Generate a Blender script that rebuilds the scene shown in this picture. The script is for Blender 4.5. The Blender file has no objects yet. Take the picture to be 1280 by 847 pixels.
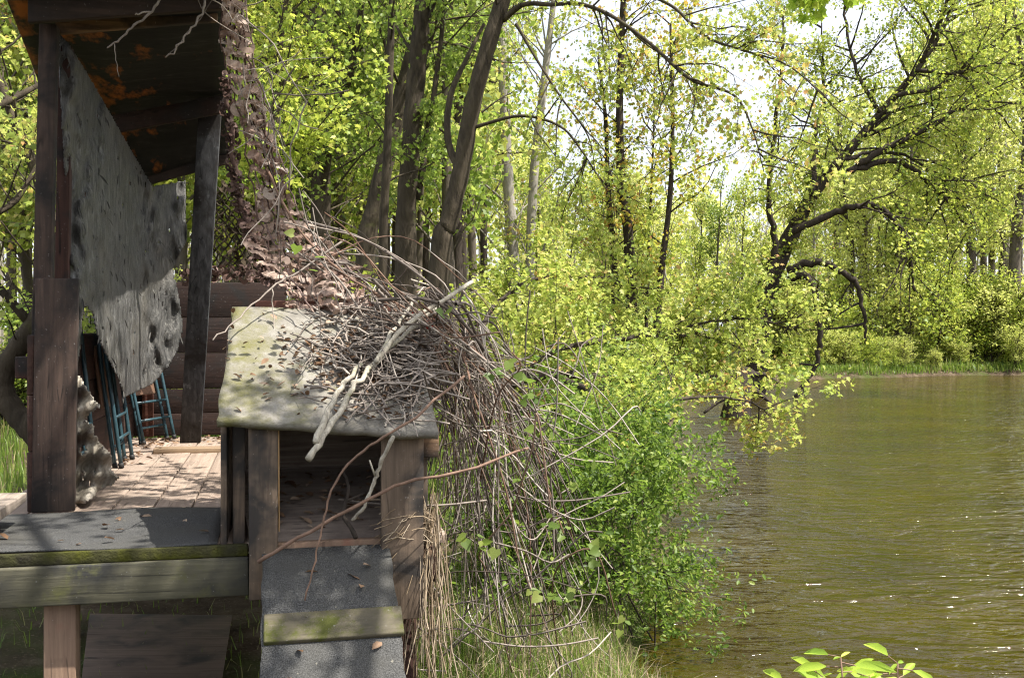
import bpy, math, random
import numpy as np
from mathutils import Matrix, Vector

rng = np.random.default_rng(11)
random.seed(5)
U = rng.uniform
scene = bpy.context.scene
COL = scene.collection
F, HY, CZ = 1300.0, 410.0, 1.75          # focal length in photo pixels, horizon row, eye height
DECK = 0.92                               # top of the deck
WATER = -0.55
ANG = math.radians(12.7)
CA, SA = math.cos(ANG), math.sin(ANG)

# ------------------------------------------------------------------ geometry helpers
def P(px, py, Y):
    return np.array([(px - 640) / F * Y, Y, CZ - (py - HY) / F * Y])
def W(u, v, z):                           # the hide's own axes -> world
    return np.array([CA * u - SA * v, SA * u + CA * v, z])
def on_z(px, py, z):
    return P(px, py, (CZ - z) * F / (py - HY))
def on_v(px, py, v):
    k = (px - 640) / F
    return P(px, py, v / (-SA * k + CA))
def norm(a):
    return a / (np.linalg.norm(a, axis=-1, keepdims=True) + 1e-12)
def smooth(pts, n=4):                     # Catmull-Rom through points (k x m)
    p = np.asarray(pts, float)
    if len(p) < 3: return p
    q = np.vstack([2 * p[0] - p[1], p, 2 * p[-1] - p[-2]])
    out = []
    for i in range(len(p) - 1):
        a, b, c, d = q[i], q[i + 1], q[i + 2], q[i + 3]
        for t in np.arange(n) / n:
            out.append(.5 * (2 * b + (c - a) * t + (2 * a - 5 * b + 4 * c - d) * t * t + (3 * b - a - 3 * c + d) * t ** 3))
    out.append(p[-1])
    return np.array(out)
def line_px(pts, n=4):
    return smooth([P(*q) for q in pts], n)

class MB:
    """collects geometry in world coordinates; build() links it as ONE mesh object"""
    def __init__(s): s.v, s.loops, s.tot, s.n = [], [], [], 0
    def add(s, verts, faces):
        verts = np.asarray(verts, float).reshape(-1, 3)
        for f in faces:
            s.loops.append(np.asarray(f) + s.n); s.tot.append(len(f))
        s.v.append(verts); s.n += len(verts)
    def add_np(s, verts, faces):          # faces: n x k array
        f = np.asarray(faces)
        s.v.append(np.asarray(verts, float).reshape(-1, 3)); s.loops.append((f + s.n).ravel()); s.tot.extend([f.shape[1]] * len(f))
        s.n += len(s.v[-1])
    def hexa(s, b, t):                    # four bottom corners and four top corners
        s.add(np.vstack([b, t]), [(3, 2, 1, 0), (4, 5, 6, 7), (0, 1, 5, 4), (1, 2, 6, 5), (2, 3, 7, 6), (3, 0, 4, 7)])
    def box(s, u0, u1, v0, v1, z0, z1, j=0.0):
        q = lambda z: [W(u0, v0, z), W(u1, v0, z), W(u1, v1, z), W(u0, v1, z)]
        b, t = np.array(q(z0)), np.array(q(z1))
        if j: b = b + rng.uniform(-j, j, b.shape); t = t + rng.uniform(-j, j, t.shape)
        s.hexa(b, t)
    def board(s, a, b, w, t):             # a bar from a to b; w, t: half-width and half-thickness vectors
        a, b, w, t = map(np.asarray, (a, b, w, t))
        s.hexa([a - w - t, a + w - t, a + w + t, a - w + t], [b - w - t, b + w - t, b + w + t, b - w + t])
    def tube(s, pts, r, n=6, cap=True):
        p = np.asarray(pts, float); k = len(p)
        r = np.interp(np.linspace(0, 1, k), np.linspace(0, 1, len(r)), r) if np.ndim(r) else np.full(k, float(r))
        t = norm(np.gradient(p, axis=0))
        ref = np.array([0, 0, 1.0]) if abs(t[0][2]) < .9 else np.array([1.0, 0, 0])
        a0 = norm(np.cross(t[0], ref))
        A = np.empty((k, 3)); A[0] = a0
        for i in range(1, k):
            a = A[i - 1] - t[i] * np.dot(A[i - 1], t[i]); A[i] = a / (math.sqrt(a @ a) + 1e-12)
        B = np.cross(t, A)
        th = np.arange(n) * 2 * math.pi / n
        V = p[:, None] + r[:, None, None] * (np.cos(th)[None, :, None] * A[:, None] + np.sin(th)[None, :, None] * B[:, None])
        i, j = np.meshgrid(np.arange(k - 1), np.arange(n), indexing='ij'); j2 = (j + 1) % n
        f = np.stack([i * n + j, i * n + j2, (i + 1) * n + j2, (i + 1) * n + j], -1).reshape(-1, 4)
        base = s.n
        s.add_np(V.reshape(-1, 3), f)
        if cap and n > 3:
            s.loops.append(np.arange(n)[::-1] + base); s.tot.append(n)
            s.loops.append(np.arange(n) + base + (k - 1) * n); s.tot.append(n)
    def grid(s, G):                       # G: a x b x 3
        a, b = G.shape[:2]
        i, j = np.meshgrid(np.arange(a - 1), np.arange(b - 1), indexing='ij')
        s.add_np(G.reshape(-1, 3), np.stack([i * b + j, i * b + j + 1, (i + 1) * b + j + 1, (i + 1) * b + j], -1).reshape(-1, 4))
    def leaves(s, pos, size, tmpl, dirs=None, nrm=None, upbias=.6):
        pos = np.asarray(pos, float); n = len(pos)
        if n == 0: return
        size = np.broadcast_to(np.asarray(size, float), (n,))
        if nrm is None:
            nrm = rng.normal(size=(n, 3)); nrm = norm(nrm) + np.array([0, 0, upbias])
        nrm = norm(nrm)
        if dirs is None: dirs = rng.normal(size=(n, 3)) + np.array([0, 0, -.25])
        d = norm(dirs - nrm * np.sum(dirs * nrm, -1, keepdims=True))
        b = np.cross(nrm, d)
        tv, tf = tmpl
        V = pos[:, None] + size[:, None, None] * (tv[None, :, 0:1] * d[:, None] + tv[None, :, 1:2] * b[:, None] + tv[None, :, 2:3] * nrm[:, None])
        K = len(tv); off = np.arange(n)[:, None] * K
        base = s.n
        s.v.append(V.reshape(-1, 3)); s.n += n * K
        for f in tf:
            s.loops.append((off + np.asarray(f)[None] + base).ravel()); s.tot.extend([len(f)] * n)
    def build(s, name, mat, parent=None, bevel=0, flat=True, origin=None, solid=0, rot=0.0):
        V = np.vstack(s.v)
        M = MATS_OF.get(parent) if parent else None
        if M is None:
            o0 = np.zeros(3) if origin is None else np.asarray(origin, float)
            M = Matrix.Translation(Vector(o0)) @ Matrix.Rotation(rot, 4, 'Z')
            top = True
        else: top = False
        Mi = np.array(M.inverted())
        V = V @ Mi[:3, :3].T + Mi[:3, 3]
        L = np.concatenate([np.asarray(x).ravel() for x in s.loops]).astype(np.int32); T = np.asarray(s.tot, np.int32)
        me = bpy.data.meshes.new(name)
        me.vertices.add(len(V)); me.vertices.foreach_set('co', V.astype(np.float32).ravel())
        me.loops.add(len(L)); me.loops.foreach_set('vertex_index', L)
        me.polygons.add(len(T)); me.polygons.foreach_set('loop_start', np.concatenate([[0], np.cumsum(T)[:-1]]).astype(np.int32))
        if not flat: me.polygons.foreach_set('use_smooth', np.ones(len(T), bool))
        me.update(calc_edges=True)
        if len(V) < 20000: me.validate()
        me.materials.append(mat)
        o = bpy.data.objects.new(name, me); COL.objects.link(o)
        if top: o.matrix_world = M
        else: o.parent = parent
        MATS_OF[o] = M
        if solid:
            m = o.modifiers.new('thickness', 'SOLIDIFY'); m.thickness = solid; m.offset = 0
        if bevel:
            m = o.modifiers.new('bevel', 'BEVEL'); m.width = bevel; m.segments = 2; m.limit_method = 'ANGLE'
        return o
MATS_OF = {}

def tag(o, label=None, cat=None, group=None, kind=None):
    if label: o['label'] = label
    if cat: o['category'] = cat
    if group: o['group'] = group
    if kind: o['kind'] = kind
    return o
def thing(name, loc, label, cat, group=None, rot=0.0):
    o = bpy.data.objects.new(name, None); COL.objects.link(o)
    M = Matrix.Translation(Vector([float(c) for c in loc])) @ Matrix.Rotation(rot, 4, 'Z')
    o.matrix_world = M; MATS_OF[o] = M; o.empty_display_size = .2
    return tag(o, label, cat, group)
def dup(root, loc, rotz=0.0, scale=(1, 1, 1), label=None, group=None):
    r = root.copy(); COL.objects.link(r)
    r.matrix_world = Matrix.Translation(Vector([float(c) for c in loc])) @ Matrix.Rotation(rotz, 4, 'Z') @ Matrix.Diagonal((*scale, 1))
    if label: r['label'] = label
    if group: r['group'] = group
    for ch in list(root.children):
        c = ch.copy(); COL.objects.link(c); c.parent = r
        for g in ch.children:
            d = g.copy(); COL.objects.link(d); d.parent = c
    return r

# leaf templates: (verts, faces); length along x 0..1
RHOMB = (np.array([[0, 0, 0], [.45, .33, .06], [1, 0, -.08], [.45, -.33, .06]]), [(0, 1, 2, 3)])
OVAL = (np.array([[0, 0, 0], [.3, .24, .05], [.7, .22, .04], [1, 0, -.12], [.7, -.22, .04], [.3, -.24, .05]]), [(0, 1, 2, 3), (0, 3, 4, 5)])
MAPLE = (np.array([[0, 0, 0], [.12, .42, .04], [.34, .26, .02], [.55, .5, -.08], [.62, .2, 0], [1, 0, -.16], [.62, -.2, 0], [.55, -.5, -.08], [.34, -.26, .02], [.12, -.42, .04]]),
         [(0, 1, 2, 3, 4, 5), (0, 5, 6, 7, 8, 9)])
BROAD = (np.array([[0, 0, 0], [-.14, .3, .1], [.2, .56, .08], [.55, .36, -.02], [1, 0, -.22], [.55, -.36, -.02], [.2, -.56, .08], [-.14, -.3, .1]]), [(0, 1, 2, 3, 4), (0, 4, 5, 6, 7)])
LANCE = (np.array([[0, 0, 0], [.25, .13, .07], [.6, .15, .05], [.85, .07, -.05], [1, 0, -.16], [.85, -.07, -.05], [.6, -.15, .05], [.25, -.13, .07]]), [(0, 1, 2, 3, 4), (0, 4, 5, 6, 7)])
def flake():
    th = np.linspace(-2.3, 2.3, 8)
    o = np.stack([.5 * np.cos(th), .5 * np.sin(th), .1 * np.cos(3 * th)], -1)
    i = np.stack([.16 * np.cos(th) - .12, .2 * np.sin(th), .05 * np.cos(2 * th)], -1)
    return np.vstack([o, i]), [(k, k + 1, 9 + k, 8 + k) for k in range(7)]
FLAKE = flake()

# ------------------------------------------------------------------ materials
class NT:
    def __init__(s, name):
        s.m = bpy.data.materials.new(name); s.m.use_nodes = True; s.t = s.m.node_tree; s.t.nodes.clear()
        s.out = s.n('ShaderNodeOutputMaterial')
    def n(s, typ, **kw):
        x = s.t.nodes.new(typ)
        for k, v in kw.items():
            setattr(x, k, v)
        return x
    def l(s, a, b): s.t.links.new(a, b)
    def coord(s, scale=(1, 1, 1), kind='Object'):
        c = s.n('ShaderNodeTexCoord'); m = s.n('ShaderNodeMapping'); m.inputs['Scale'].default_value = scale
        s.l(c.outputs[kind], m.inputs['Vector']); return m.outputs['Vector']
    def noise(s, vec, scale, detail=5, rough=.55, dist=0):
        x = s.n('ShaderNodeTexNoise'); x.inputs['Scale'].default_value = scale; x.inputs['Detail'].default_value = detail
        x.inputs['Roughness'].default_value = rough; x.inputs['Distortion'].default_value = dist
        if vec is not None: s.l(vec, x.inputs['Vector'])
        return x.outputs['Fac']
    def ramp(s, fac, stops, interp='LINEAR'):
        r = s.n('ShaderNodeValToRGB'); e = r.color_ramp; e.interpolation = interp
        while len(e.elements) < len(stops): e.elements.new(.5)
        for x, (p, c) in zip(e.elements, stops):
            x.position = p; x.color = (*c, 1) if len(c) == 3 else c
        s.l(fac, r.inputs['Fac']); return r.outputs['Color']
    def mask(s, fac, a, b): return s.ramp(fac, [(a, (0, 0, 0)), (b, (1, 1, 1))])
    def mix(s, fac, a, b):
        x = s.n('ShaderNodeMix'); x.data_type = 'RGBA'
        for sock, v in ((x.inputs[0], fac), (x.inputs[6], a), (x.inputs[7], b)):
            if hasattr(v, 'is_linked'): s.l(v, sock)
            else: sock.default_value = (*v, 1) if isinstance(v, tuple) else v
        return x.outputs[2]
    def pbr(s, col, rough=.85, bump=None, bstr=.4, bdist=.01, spec=.3, metal=0):
        p = s.n('ShaderNodeBsdfPrincipled')
        if hasattr(col, 'is_linked'): s.l(col, p.inputs['Base Color'])
        else: p.inputs['Base Color'].default_value = (*col, 1)
        if hasattr(rough, 'is_linked'): s.l(rough, p.inputs['Roughness'])
        else: p.inputs['Roughness'].default_value = rough
        p.inputs['Specular IOR Level'].default_value = spec; p.inputs['Metallic'].default_value = metal
        if bump is not None:
            b = s.n('ShaderNodeBump'); b.inputs['Strength'].default_value = bstr; b.inputs['Distance'].default_value = bdist
            s.l(bump, b.inputs['Height']); s.l(b.outputs['Normal'], p.inputs['Normal'])
        s.l(p.outputs[0], s.out.inputs['Surface']); return p

def wood(name, light, dark, axis, scorch=None, sc=(.5, .62), moss=None, ms=(.55, .7), rough=.85, grain=38, stain=None):
    t = NT(name); k = [1.0, 1.0, 1.0]; k['xyz'.index(axis)] = .05
    g = t.noise(t.coord(tuple(k)), grain, 6, .65, .6)
    wide = t.noise(t.coord(), 2.2, 4, .6)
    c = t.ramp(g, [(.36, dark), (.5, tuple((a + b) / 2 for a, b in zip(light, dark))), (.62, light)])
    cr = t.ramp(t.noise(t.coord(tuple(.35 * x for x in k)), grain, 2, .5, .3), [(.485, (0, 0, 0)), (.5, (1, 1, 1)), (.515, (0, 0, 0))])
    cr = t.mix(t.mask(t.noise(t.coord(), 6, 2), .46, .56), (0.0, 0.0, 0.0), cr)
    c = t.mix(cr, c, tuple(.25 * x for x in dark))
    c = t.mix(t.mask(wide, .35, .7), c, tuple(.62 * x for x in light))
    iso = t.coord((1.0, 1.0, 1.0))
    if stain: c = t.mix(t.mask(t.noise(iso, 3.1, 5, .6), .52, .64), c, stain)
    if scorch: c = t.mix(t.mask(t.noise(iso, 4.3, 4, .55, .4), *sc), c, scorch)
    if moss: c = t.mix(t.mask(t.noise(iso, 7.5, 8, .7), *ms), c, moss)
    specks = t.mask(t.noise(iso, 95, 2, .5), .7, .76)
    c = t.mix(specks, c, tuple(.5 * x + .12 for x in light))
    t.pbr(c, rough, g, .55, .006); return t.m

def bark(name, light, dark, scale=9, moss=None, ms=(.55, .68)):
    t = NT(name)
    g = t.noise(t.coord((1, 1, .22)), scale, 7, .68, .8)
    c = t.ramp(g, [(.32, dark), (.62, light)])
    c = t.mix(t.mask(t.noise(t.coord(), 1.3, 4), .45, .65), c, tuple(.7 * x for x in light))
    if moss: c = t.mix(t.mask(t.noise(t.coord(), 2.6, 7, .7), *ms), c, moss)
    t.pbr(c, .92, g, .9, .03, .15); return t.m

def leaf(name, stops, trans, tmix=.5, clump=.8, gloss=.45):
    stops = [(p_, tuple(min(.62, 1.4 * x) for x in c_)) for p_, c_ in stops]; trans = tuple(min(.8, 1.2 * x) for x in trans)
    t = NT(name)
    geo = t.n('ShaderNodeNewGeometry')
    r = geo.outputs['Random Per Island']
    nz = t.noise(t.coord(), clump, 2, .5)
    ad = t.n('ShaderNodeMath', operation='MULTIPLY_ADD'); t.l(nz, ad.inputs[0]); ad.inputs[1].default_value = 1.3; ad.inputs[2].default_value = -.65
    ad2 = t.n('ShaderNodeMath', operation='ADD'); t.l(r, ad2.inputs[0]); t.l(ad.outputs[0], ad2.inputs[1]); ad2.use_clamp = True
    c = t.ramp(ad2.outputs[0], stops)
    p = t.pbr(c, gloss, spec=.35)
    tr = t.n('ShaderNodeBsdfTranslucent')
    t.l(t.mix(.45, c, trans), tr.inputs['Color'])
    mx = t.n('ShaderNodeMixShader'); mx.inputs[0].default_value = tmix
    t.l(p.outputs[0], mx.inputs[1]); t.l(tr.outputs[0], mx.inputs[2]); t.l(mx.outputs[0], t.out.inputs['Surface'])
    return t.m

def islands(name, stops, rough=.9, trans=None):
    t = NT(name); geo = t.n('ShaderNodeNewGeometry')
    c = t.ramp(geo.outputs['Random Per Island'], stops)
    nz = t.noise(t.coord((1, 1, 1)), 40, 4)
    c = t.mix(t.mask(nz, .3, .75), c, t.ramp(geo.outputs['Random Per Island'], [(p, tuple(.6 * x for x in q)) for p, q in stops]))
    p = t.pbr(c, rough, spec=.15)
    if trans:
        tr = t.n('ShaderNodeBsdfTranslucent'); t.l(c, tr.inputs['Color'])
        mx = t.n('ShaderNodeMixShader'); mx.inputs[0].default_value = trans
        t.l(p.outputs[0], mx.inputs[1]); t.l(tr.outputs[0], mx.inputs[2]); t.l(mx.outputs[0], t.out.inputs['Surface'])
    return t.m

BURN = (.018, .015, .014)
M_post = wood('charred_post_wood', (.085, .056, .044), (.032, .022, .018), 'z', BURN, (.45, .6))
M_postb = wood('burnt_red_wood', (.075, .035, .026), (.03, .015, .012), 'z', BURN, (.5, .62))
M_boxpost = wood('worn_box_post_wood', (.24, .175, .125), (.09, .066, .05), 'z', (.04, .035, .032), (.48, .62))
M_chip = wood('bare_chipped_wood', (.5, .33, .16), (.3, .18, .08), 'z')
M_beam = wood('green_stained_beam', (.12, .112, .075), (.05, .048, .034), 'x', (.03, .03, .028), (.44, .62), (.1, .1, .04), (.56, .72))
M_dark_u = wood('dark_red_brown_boards', (.04, .022, .017), (.015, .009, .008), 'x', BURN, (.52, .66))
M_dark_v = wood('dark_red_brown_side_boards', (.075, .038, .028), (.028, .015, .012), 'y', BURN, (.52, .66))
M_roofbeam = wood('blackened_beam', (.06, .04, .032), (.022, .016, .014), 'x', BURN, (.5, .66))
M_tanbeam = wood('weathered_tan_beam', (.24, .15, .09), (.08, .05, .035), 'x', (.04, .03, .025), (.46, .62))
M_deck = wood('bare_deck_wood', (.4, .315, .255), (.25, .185, .145), 'y', (.23, .19, .155), (.6, .75))
M_sill = wood('sill_wood', (.32, .23, .15), (.16, .11, .07), 'x')
M_red = wood('faded_red_board', (.2, .085, .06), (.09, .04, .03), 'x')
M_leg = wood('pinkish_leg_wood', (.3, .2, .14), (.16, .1, .07), 'z', (.22, .1, .07), (.58, .74))
M_floor = wood('dark_plywood', (.26, .21, .175), (.13, .1, .085), 'x', (.09, .07, .06), (.5, .7))
M_bench = wood('grey_bench_wood', (.36, .3, .25), (.2, .16, .13), 'y')
M_cleat = wood('mossy_cleat_wood', (.14, .122, .085), (.08, .07, .04), 'x', (.05, .045, .035), (.52, .66), (.06, .066, .012), (.46, .58))
M_ply = wood('damp_plywood_sheet', (.17, .12, .09), (.09, .066, .052), 'x', (.04, .035, .03), (.5, .7))

def mat_carpet():
    t = NT('grey_carpet'); n1 = t.noise(t.coord(), 230, 3, .7); n2 = t.noise(t.coord(), 3, 5)
    c = t.ramp(n1, [(.35, (.03, .03, .03)), (.5, (.068, .068, .067)), (.68, (.14, .14, .138))])
    c = t.mix(t.mask(n2, .45, .75), c, (.075, .073, .066))
    c = t.mix(t.mask(t.noise(t.coord(), 38, 2), .72, .76), c, (.2, .19, .16))
    t.pbr(c, .97, n1, .8, .006, .1); return t.m
M_carpet = mat_carpet()
def mat_moss():
    t = NT('moss_edge'); n = t.noise(t.coord(), 30, 6, .7)
    c = t.ramp(t.noise(t.coord(), 5, 5), [(.38, (.035, .032, .026)), (.52, (.06, .06, .025)), (.62, (.075, .078, .014))])
    t.pbr(c, .98, n, 1, .02, .05); return t.m
M_moss = mat_moss()
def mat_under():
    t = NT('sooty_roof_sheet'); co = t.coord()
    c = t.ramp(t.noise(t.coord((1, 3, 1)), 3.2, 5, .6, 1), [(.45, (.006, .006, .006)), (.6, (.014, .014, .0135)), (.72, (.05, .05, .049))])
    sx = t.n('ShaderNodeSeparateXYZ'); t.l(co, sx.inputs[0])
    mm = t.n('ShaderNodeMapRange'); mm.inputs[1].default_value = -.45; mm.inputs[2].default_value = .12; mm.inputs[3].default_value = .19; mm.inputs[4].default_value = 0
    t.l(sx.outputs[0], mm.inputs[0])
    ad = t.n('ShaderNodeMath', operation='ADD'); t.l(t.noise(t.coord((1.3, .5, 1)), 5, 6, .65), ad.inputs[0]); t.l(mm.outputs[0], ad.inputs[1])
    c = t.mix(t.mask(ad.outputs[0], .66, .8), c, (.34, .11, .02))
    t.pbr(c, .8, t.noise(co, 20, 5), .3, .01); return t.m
M_under = mat_under()
def mat_boxroof():
    t = NT('lichen_grey_board'); co = t.coord()
    fine = t.noise(co, 120, 6, .7)
    c = t.ramp(t.noise(co, 11, 10, .75), [(.3, (.15, .14, .122)), (.5, (.235, .22, .194)), (.7, (.32, .305, .275))])
    c = t.mix(t.mask(fine, .5, .75), c, (.15, .138, .118))
    sx = t.n('ShaderNodeSeparateXYZ'); t.l(co, sx.inputs[0])
    mm = t.n('ShaderNodeMapRange'); mm.inputs[1].default_value = .1; mm.inputs[2].default_value = -.42; mm.inputs[3].default_value = -.1; mm.inputs[4].default_value = .13
    t.l(sx.outputs[0], mm.inputs[0])
    ad = t.n('ShaderNodeMath', operation='ADD'); t.l(t.noise(co, 9, 9, .72), ad.inputs[0]); t.l(mm.outputs[0], ad.inputs[1])
    c = t.mix(t.mask(ad.outputs[0], .46, .72), c, (.15, .143, .066))
    c = t.mix(t.mask(t.noise(co, 9, 7, .75), .64, .74), c, (.13, .14, .025))
    t.pbr(c, .95, t.noise(co, 60, 8, .75), .8, .008, .1); return t.m
M_boxroof = mat_boxroof()
def mat_curtain():
    t = NT('shredded_grey_cloth')
    st = t.noise(t.coord((1, 1, .22)), 17, 8, .72, 2.2)
    c = t.ramp(st, [(.33, (.018, .018, .018)), (.43, (.07, .069, .066)), (.56, (.13, .127, .12)), (.7, (.24, .234, .216))])
    c = t.mix(t.mask(t.noise(t.coord(), 2.4, 4), .5, .7), c, (.16, .15, .13))
    sl = t.mix(t.mask(t.noise(t.coord(), 3.3, 3, .5), .5, .58), (0.0, 0.0, 0.0), t.mask(t.noise(t.coord((1, 1, .22)), 42, 5, .7, 1.5), .56, .62))
    c = t.mix(sl, c, (.045, .045, .044))
    c = t.mix(t.mask(t.noise(t.coord((1, 1, .2)), 45, 4, .6), .55, .72), c, (.27, .262, .24))
    p = t.pbr(c, .45, st, 1, .05, .5)
    return t.m
M_curtain = mat_curtain()
M_rag = islands('cloth_shreds', [(0, (.075, .073, .07)), (.4, (.11, .108, .102)), (1, (.2, .194, .18))], .8)
def mat_tatter():
    t = NT('tattered_beige_cloth'); n = t.noise(t.coord(), 8, 8, .7, .8)
    c = t.ramp(n, [(.32, (.2, .17, .13)), (.5, (.4, .36, .3)), (.68, (.6, .55, .48))])
    t.pbr(c, .9, n, 1, .03, .1); return t.m
M_tatter = mat_tatter()
M_camo = islands('tan_camo_net', [(0, (.2, .13, .1)), (.15, (.45, .33, .27)), (.6, (.6, .47, .4)), (1, (.7, .6, .53))], .85, .4)
def mat_camosheet():
    t = NT('camo_net_cloth'); co = t.coord()
    c = t.ramp(t.noise(co, 7, 3, .5, .5), [(.38, (.26, .17, .135)), (.47, (.46, .34, .28)), (.58, (.56, .43, .36)), (.68, (.66, .55, .48))])
    c = t.mix(t.mask(t.noise(co, 40, 4), .5, .75), c, (.3, .21, .17))
    p = t.pbr(c, .85, spec=.15); tr = t.n('ShaderNodeBsdfTranslucent'); t.l(c, tr.inputs['Color'])
    mx = t.n('ShaderNodeMixShader'); mx.inputs[0].default_value = .35
    t.l(p.outputs[0], mx.inputs[1]); t.l(tr.outputs[0], mx.inputs[2]); t.l(mx.outputs[0], t.out.inputs['Surface']); return t.m
M_camosheet = mat_camosheet()
M_camodark = islands('brown_camo_net', [(0, (.05, .03, .025)), (.5, (.14, .085, .07)), (1, (.32, .23, .21))], .85, .15)
M_lattice = islands('dark_lattice_net', [(0, (.035, .028, .018)), (1, (.1, .075, .05))])
def plain(name, col, rough=.5, metal=0, spec=.4, var=.25, sc=30):
    t = NT(name); n = t.noise(t.coord(), sc, 6, .65)
    c = t.mix(t.mask(n, .35, .7), col, tuple(x * (1 - var) for x in col)); t.pbr(c, rough, n, .2, .003, spec, metal); return t.m
M_teal = plain('teal_painted_steel', (.03, .072, .09), .4, 0, .5, .35)
M_panel = plain('brown_hardboard', (.2, .12, .08), .6)
M_paper = plain('white_paper_label', (.62, .6, .56), .8, var=.1)
M_redcloth = plain('red_cloth', (.55, .03, .025), .8)
M_rubber = plain('black_rubber', (.02, .02, .02), .7)
M_twig = islands('dry_twigs', [(0, (.1, .08, .067)), (.4, (.23, .195, .17)), (.8, (.34, .29, .25)), (1, (.5, .45, .39))])
M_twigred = islands('reddish_canes', [(0, (.14, .08, .055)), (1, (.3, .2, .15))])
M_litter = islands('dead_leaves', [(0, (.1, .055, .03)), (.5, (.25, .15, .09)), (1, (.45, .34, .25))], .9, .15)
M_strand = islands('dry_grass_strands', [(0, (.3, .22, .14)), (.6, (.45, .35, .24)), (1, (.6, .5, .38))], .9, .2)
M_birch = bark('pale_peeling_branch', (.62, .57, .47), (.22, .19, .15), 22, (.3, .29, .12), (.6, .72))
M_barkA = bark('grey_brown_bark', (.088, .071, .05), (.022, .018, .014), 11, (.1, .11, .035), (.6, .75))
M_barkD = bark('dark_wet_bark', (.07, .055, .045), (.02, .017, .015), 11)
M_barkP = bark('pale_grey_bark', (.4, .37, .33), (.2, .185, .16), 6)
M_barkF = bark('wood_bark', (.15, .125, .1), (.06, .05, .042), 7)
YG = (.42, .55, .04)
M_lfY = leaf('yellow_green_leaves', [(0, (.1, .17, .025)), (.35, (.2, .27, .04)), (.75, (.31, .36, .06)), (1, (.4, .38, .09))], (.56, .62, .1))
M_lfM = leaf('maple_spring_leaves', [(0, (.12, .18, .03)), (.4, (.24, .3, .055)), (.78, (.36, .38, .1)), (.93, (.43, .36, .13)), (1, (.38, .2, .08))], (.55, .6, .12))
M_lfO = leaf('coppery_maple_leaves', [(0, (.13, .19, .02)), (.35, (.27, .32, .035)), (.6, (.38, .36, .05)), (.8, (.4, .24, .06)), (1, (.3, .13, .045))], (.58, .5, .08))
M_lfG = leaf('fresh_green_leaves', clump=1.8, stops=[(0, (.055, .09, .014)), (.4, (.11, .165, .026)), (.75, (.18, .24, .042)), (1, (.3, .33, .08))], trans=(.36, .5, .08))
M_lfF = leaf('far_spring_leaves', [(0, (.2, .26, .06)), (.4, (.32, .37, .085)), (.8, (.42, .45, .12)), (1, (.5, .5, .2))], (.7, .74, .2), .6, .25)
M_lfB = leaf('broad_vine_leaves', [(0, (.17, .27, .03)), (.6, (.31, .4, .05)), (1, (.43, .45, .08))], (.45, .6, .1))
M_lfV = leaf('grape_vine_leaves', [(0, (.07, .115, .02)), (.6, (.13, .18, .035)), (1, (.2, .23, .06))], (.25, .36, .06))
M_lfS = leaf('shrub_leaves', clump=2.2, stops=[(0, (.03, .06, .01)), (.4, (.07, .12, .018)), (.75, (.125, .185, .03)), (1, (.23, .27, .06))], trans=(.26, .4, .055))
M_grass = leaf('grass_blades', [(0, (.045, .08, .012)), (.45, (.085, .135, .02)), (.8, (.14, .19, .035)), (1, (.27, .23, .11))], (.24, .34, .05), .45, .5)

def mat_ground():
    t = NT('forest_ground'); co = t.coord()
    c = t.ramp(t.noise(co, 3.5, 8, .7), [(.3, (.035, .026, .018)), (.5, (.075, .055, .036)), (.68, (.14, .11, .075))])
    c = t.mix(t.mask(t.noise(co, .7, 5, .6), .46, .62), c, (.055, .075, .018))
    c = t.mix(t.mask(t.noise(co, 55, 3), .6, .7), c, (.17, .125, .085))
    t.pbr(c, .97, t.noise(co, 14, 8, .75), 1, .05, .1); return t.m
M_ground = mat_ground()
def mat_water():
    t = NT('brown_river_water')
    c = t.coord((1, 1, 1))
    m2 = t.n('ShaderNodeMapping'); m2.inputs['Rotation'].default_value = (0, 0, math.radians(-14)); m2.inputs['Scale'].default_value = (.5, 1, 1)
    t.l(c, m2.inputs['Vector'])
    a = t.noise(m2.outputs[0], 3.2, 2, .45, 1.0); b = t.noise(m2.outputs[0], 11, 2.5, .5, .8); d = t.noise(c, .35, 3, .5)
    s1 = t.n('ShaderNodeMath', operation='MULTIPLY_ADD'); t.l(b, s1.inputs[0]); s1.inputs[1].default_value = .3; t.l(a, s1.inputs[2])
    mr = t.n('ShaderNodeMapRange'); t.l(d, mr.inputs[0]); mr.inputs[1].default_value = .35; mr.inputs[2].default_value = .65; mr.inputs[3].default_value = .55; mr.inputs[4].default_value = 1.1
    s2 = t.n('ShaderNodeMath', operation='MULTIPLY'); t.l(s1.outputs[0], s2.inputs[0]); t.l(mr.outputs[0], s2.inputs[1])
    col = t.ramp(t.noise(c, .5, 4, .6), [(.35, (.023, .0172, .0012)), (.65, (.042, .0315, .002))])
    p = t.pbr(col, .06, s2.outputs[0], 1.0, .155, .5); p.inputs['IOR'].default_value = 1.33
    return t.m
M_water = mat_water()

# ------------------------------------------------------------------ the hide: roof, posts, deck, walls (all nailed together)
UH, VH = np.array([CA, SA, 0.0]), np.array([-SA, CA, 0.0]); ZH = np.array([0, 0, 1.0])
hide = thing('hunting_hide', W(-.6, 6.0, 0), 'dark wooden hunting hide on a raised deck with a blackened slanting roof', 'hunting hide', rot=ANG)
def bx(name, mat, par, u0, u1, v0, v1, z0, z1, bev=.004, j=.003):
    m = MB(); m.box(u0, u1, v0, v1, z0, z1, j); return m.build(name, mat, par, bev)
def brd(name, mat, par, a, b, w, t, bev=.004):
    m = MB(); m.board(a, b, w, t); return m.build(name, mat, par, bev)
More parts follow.
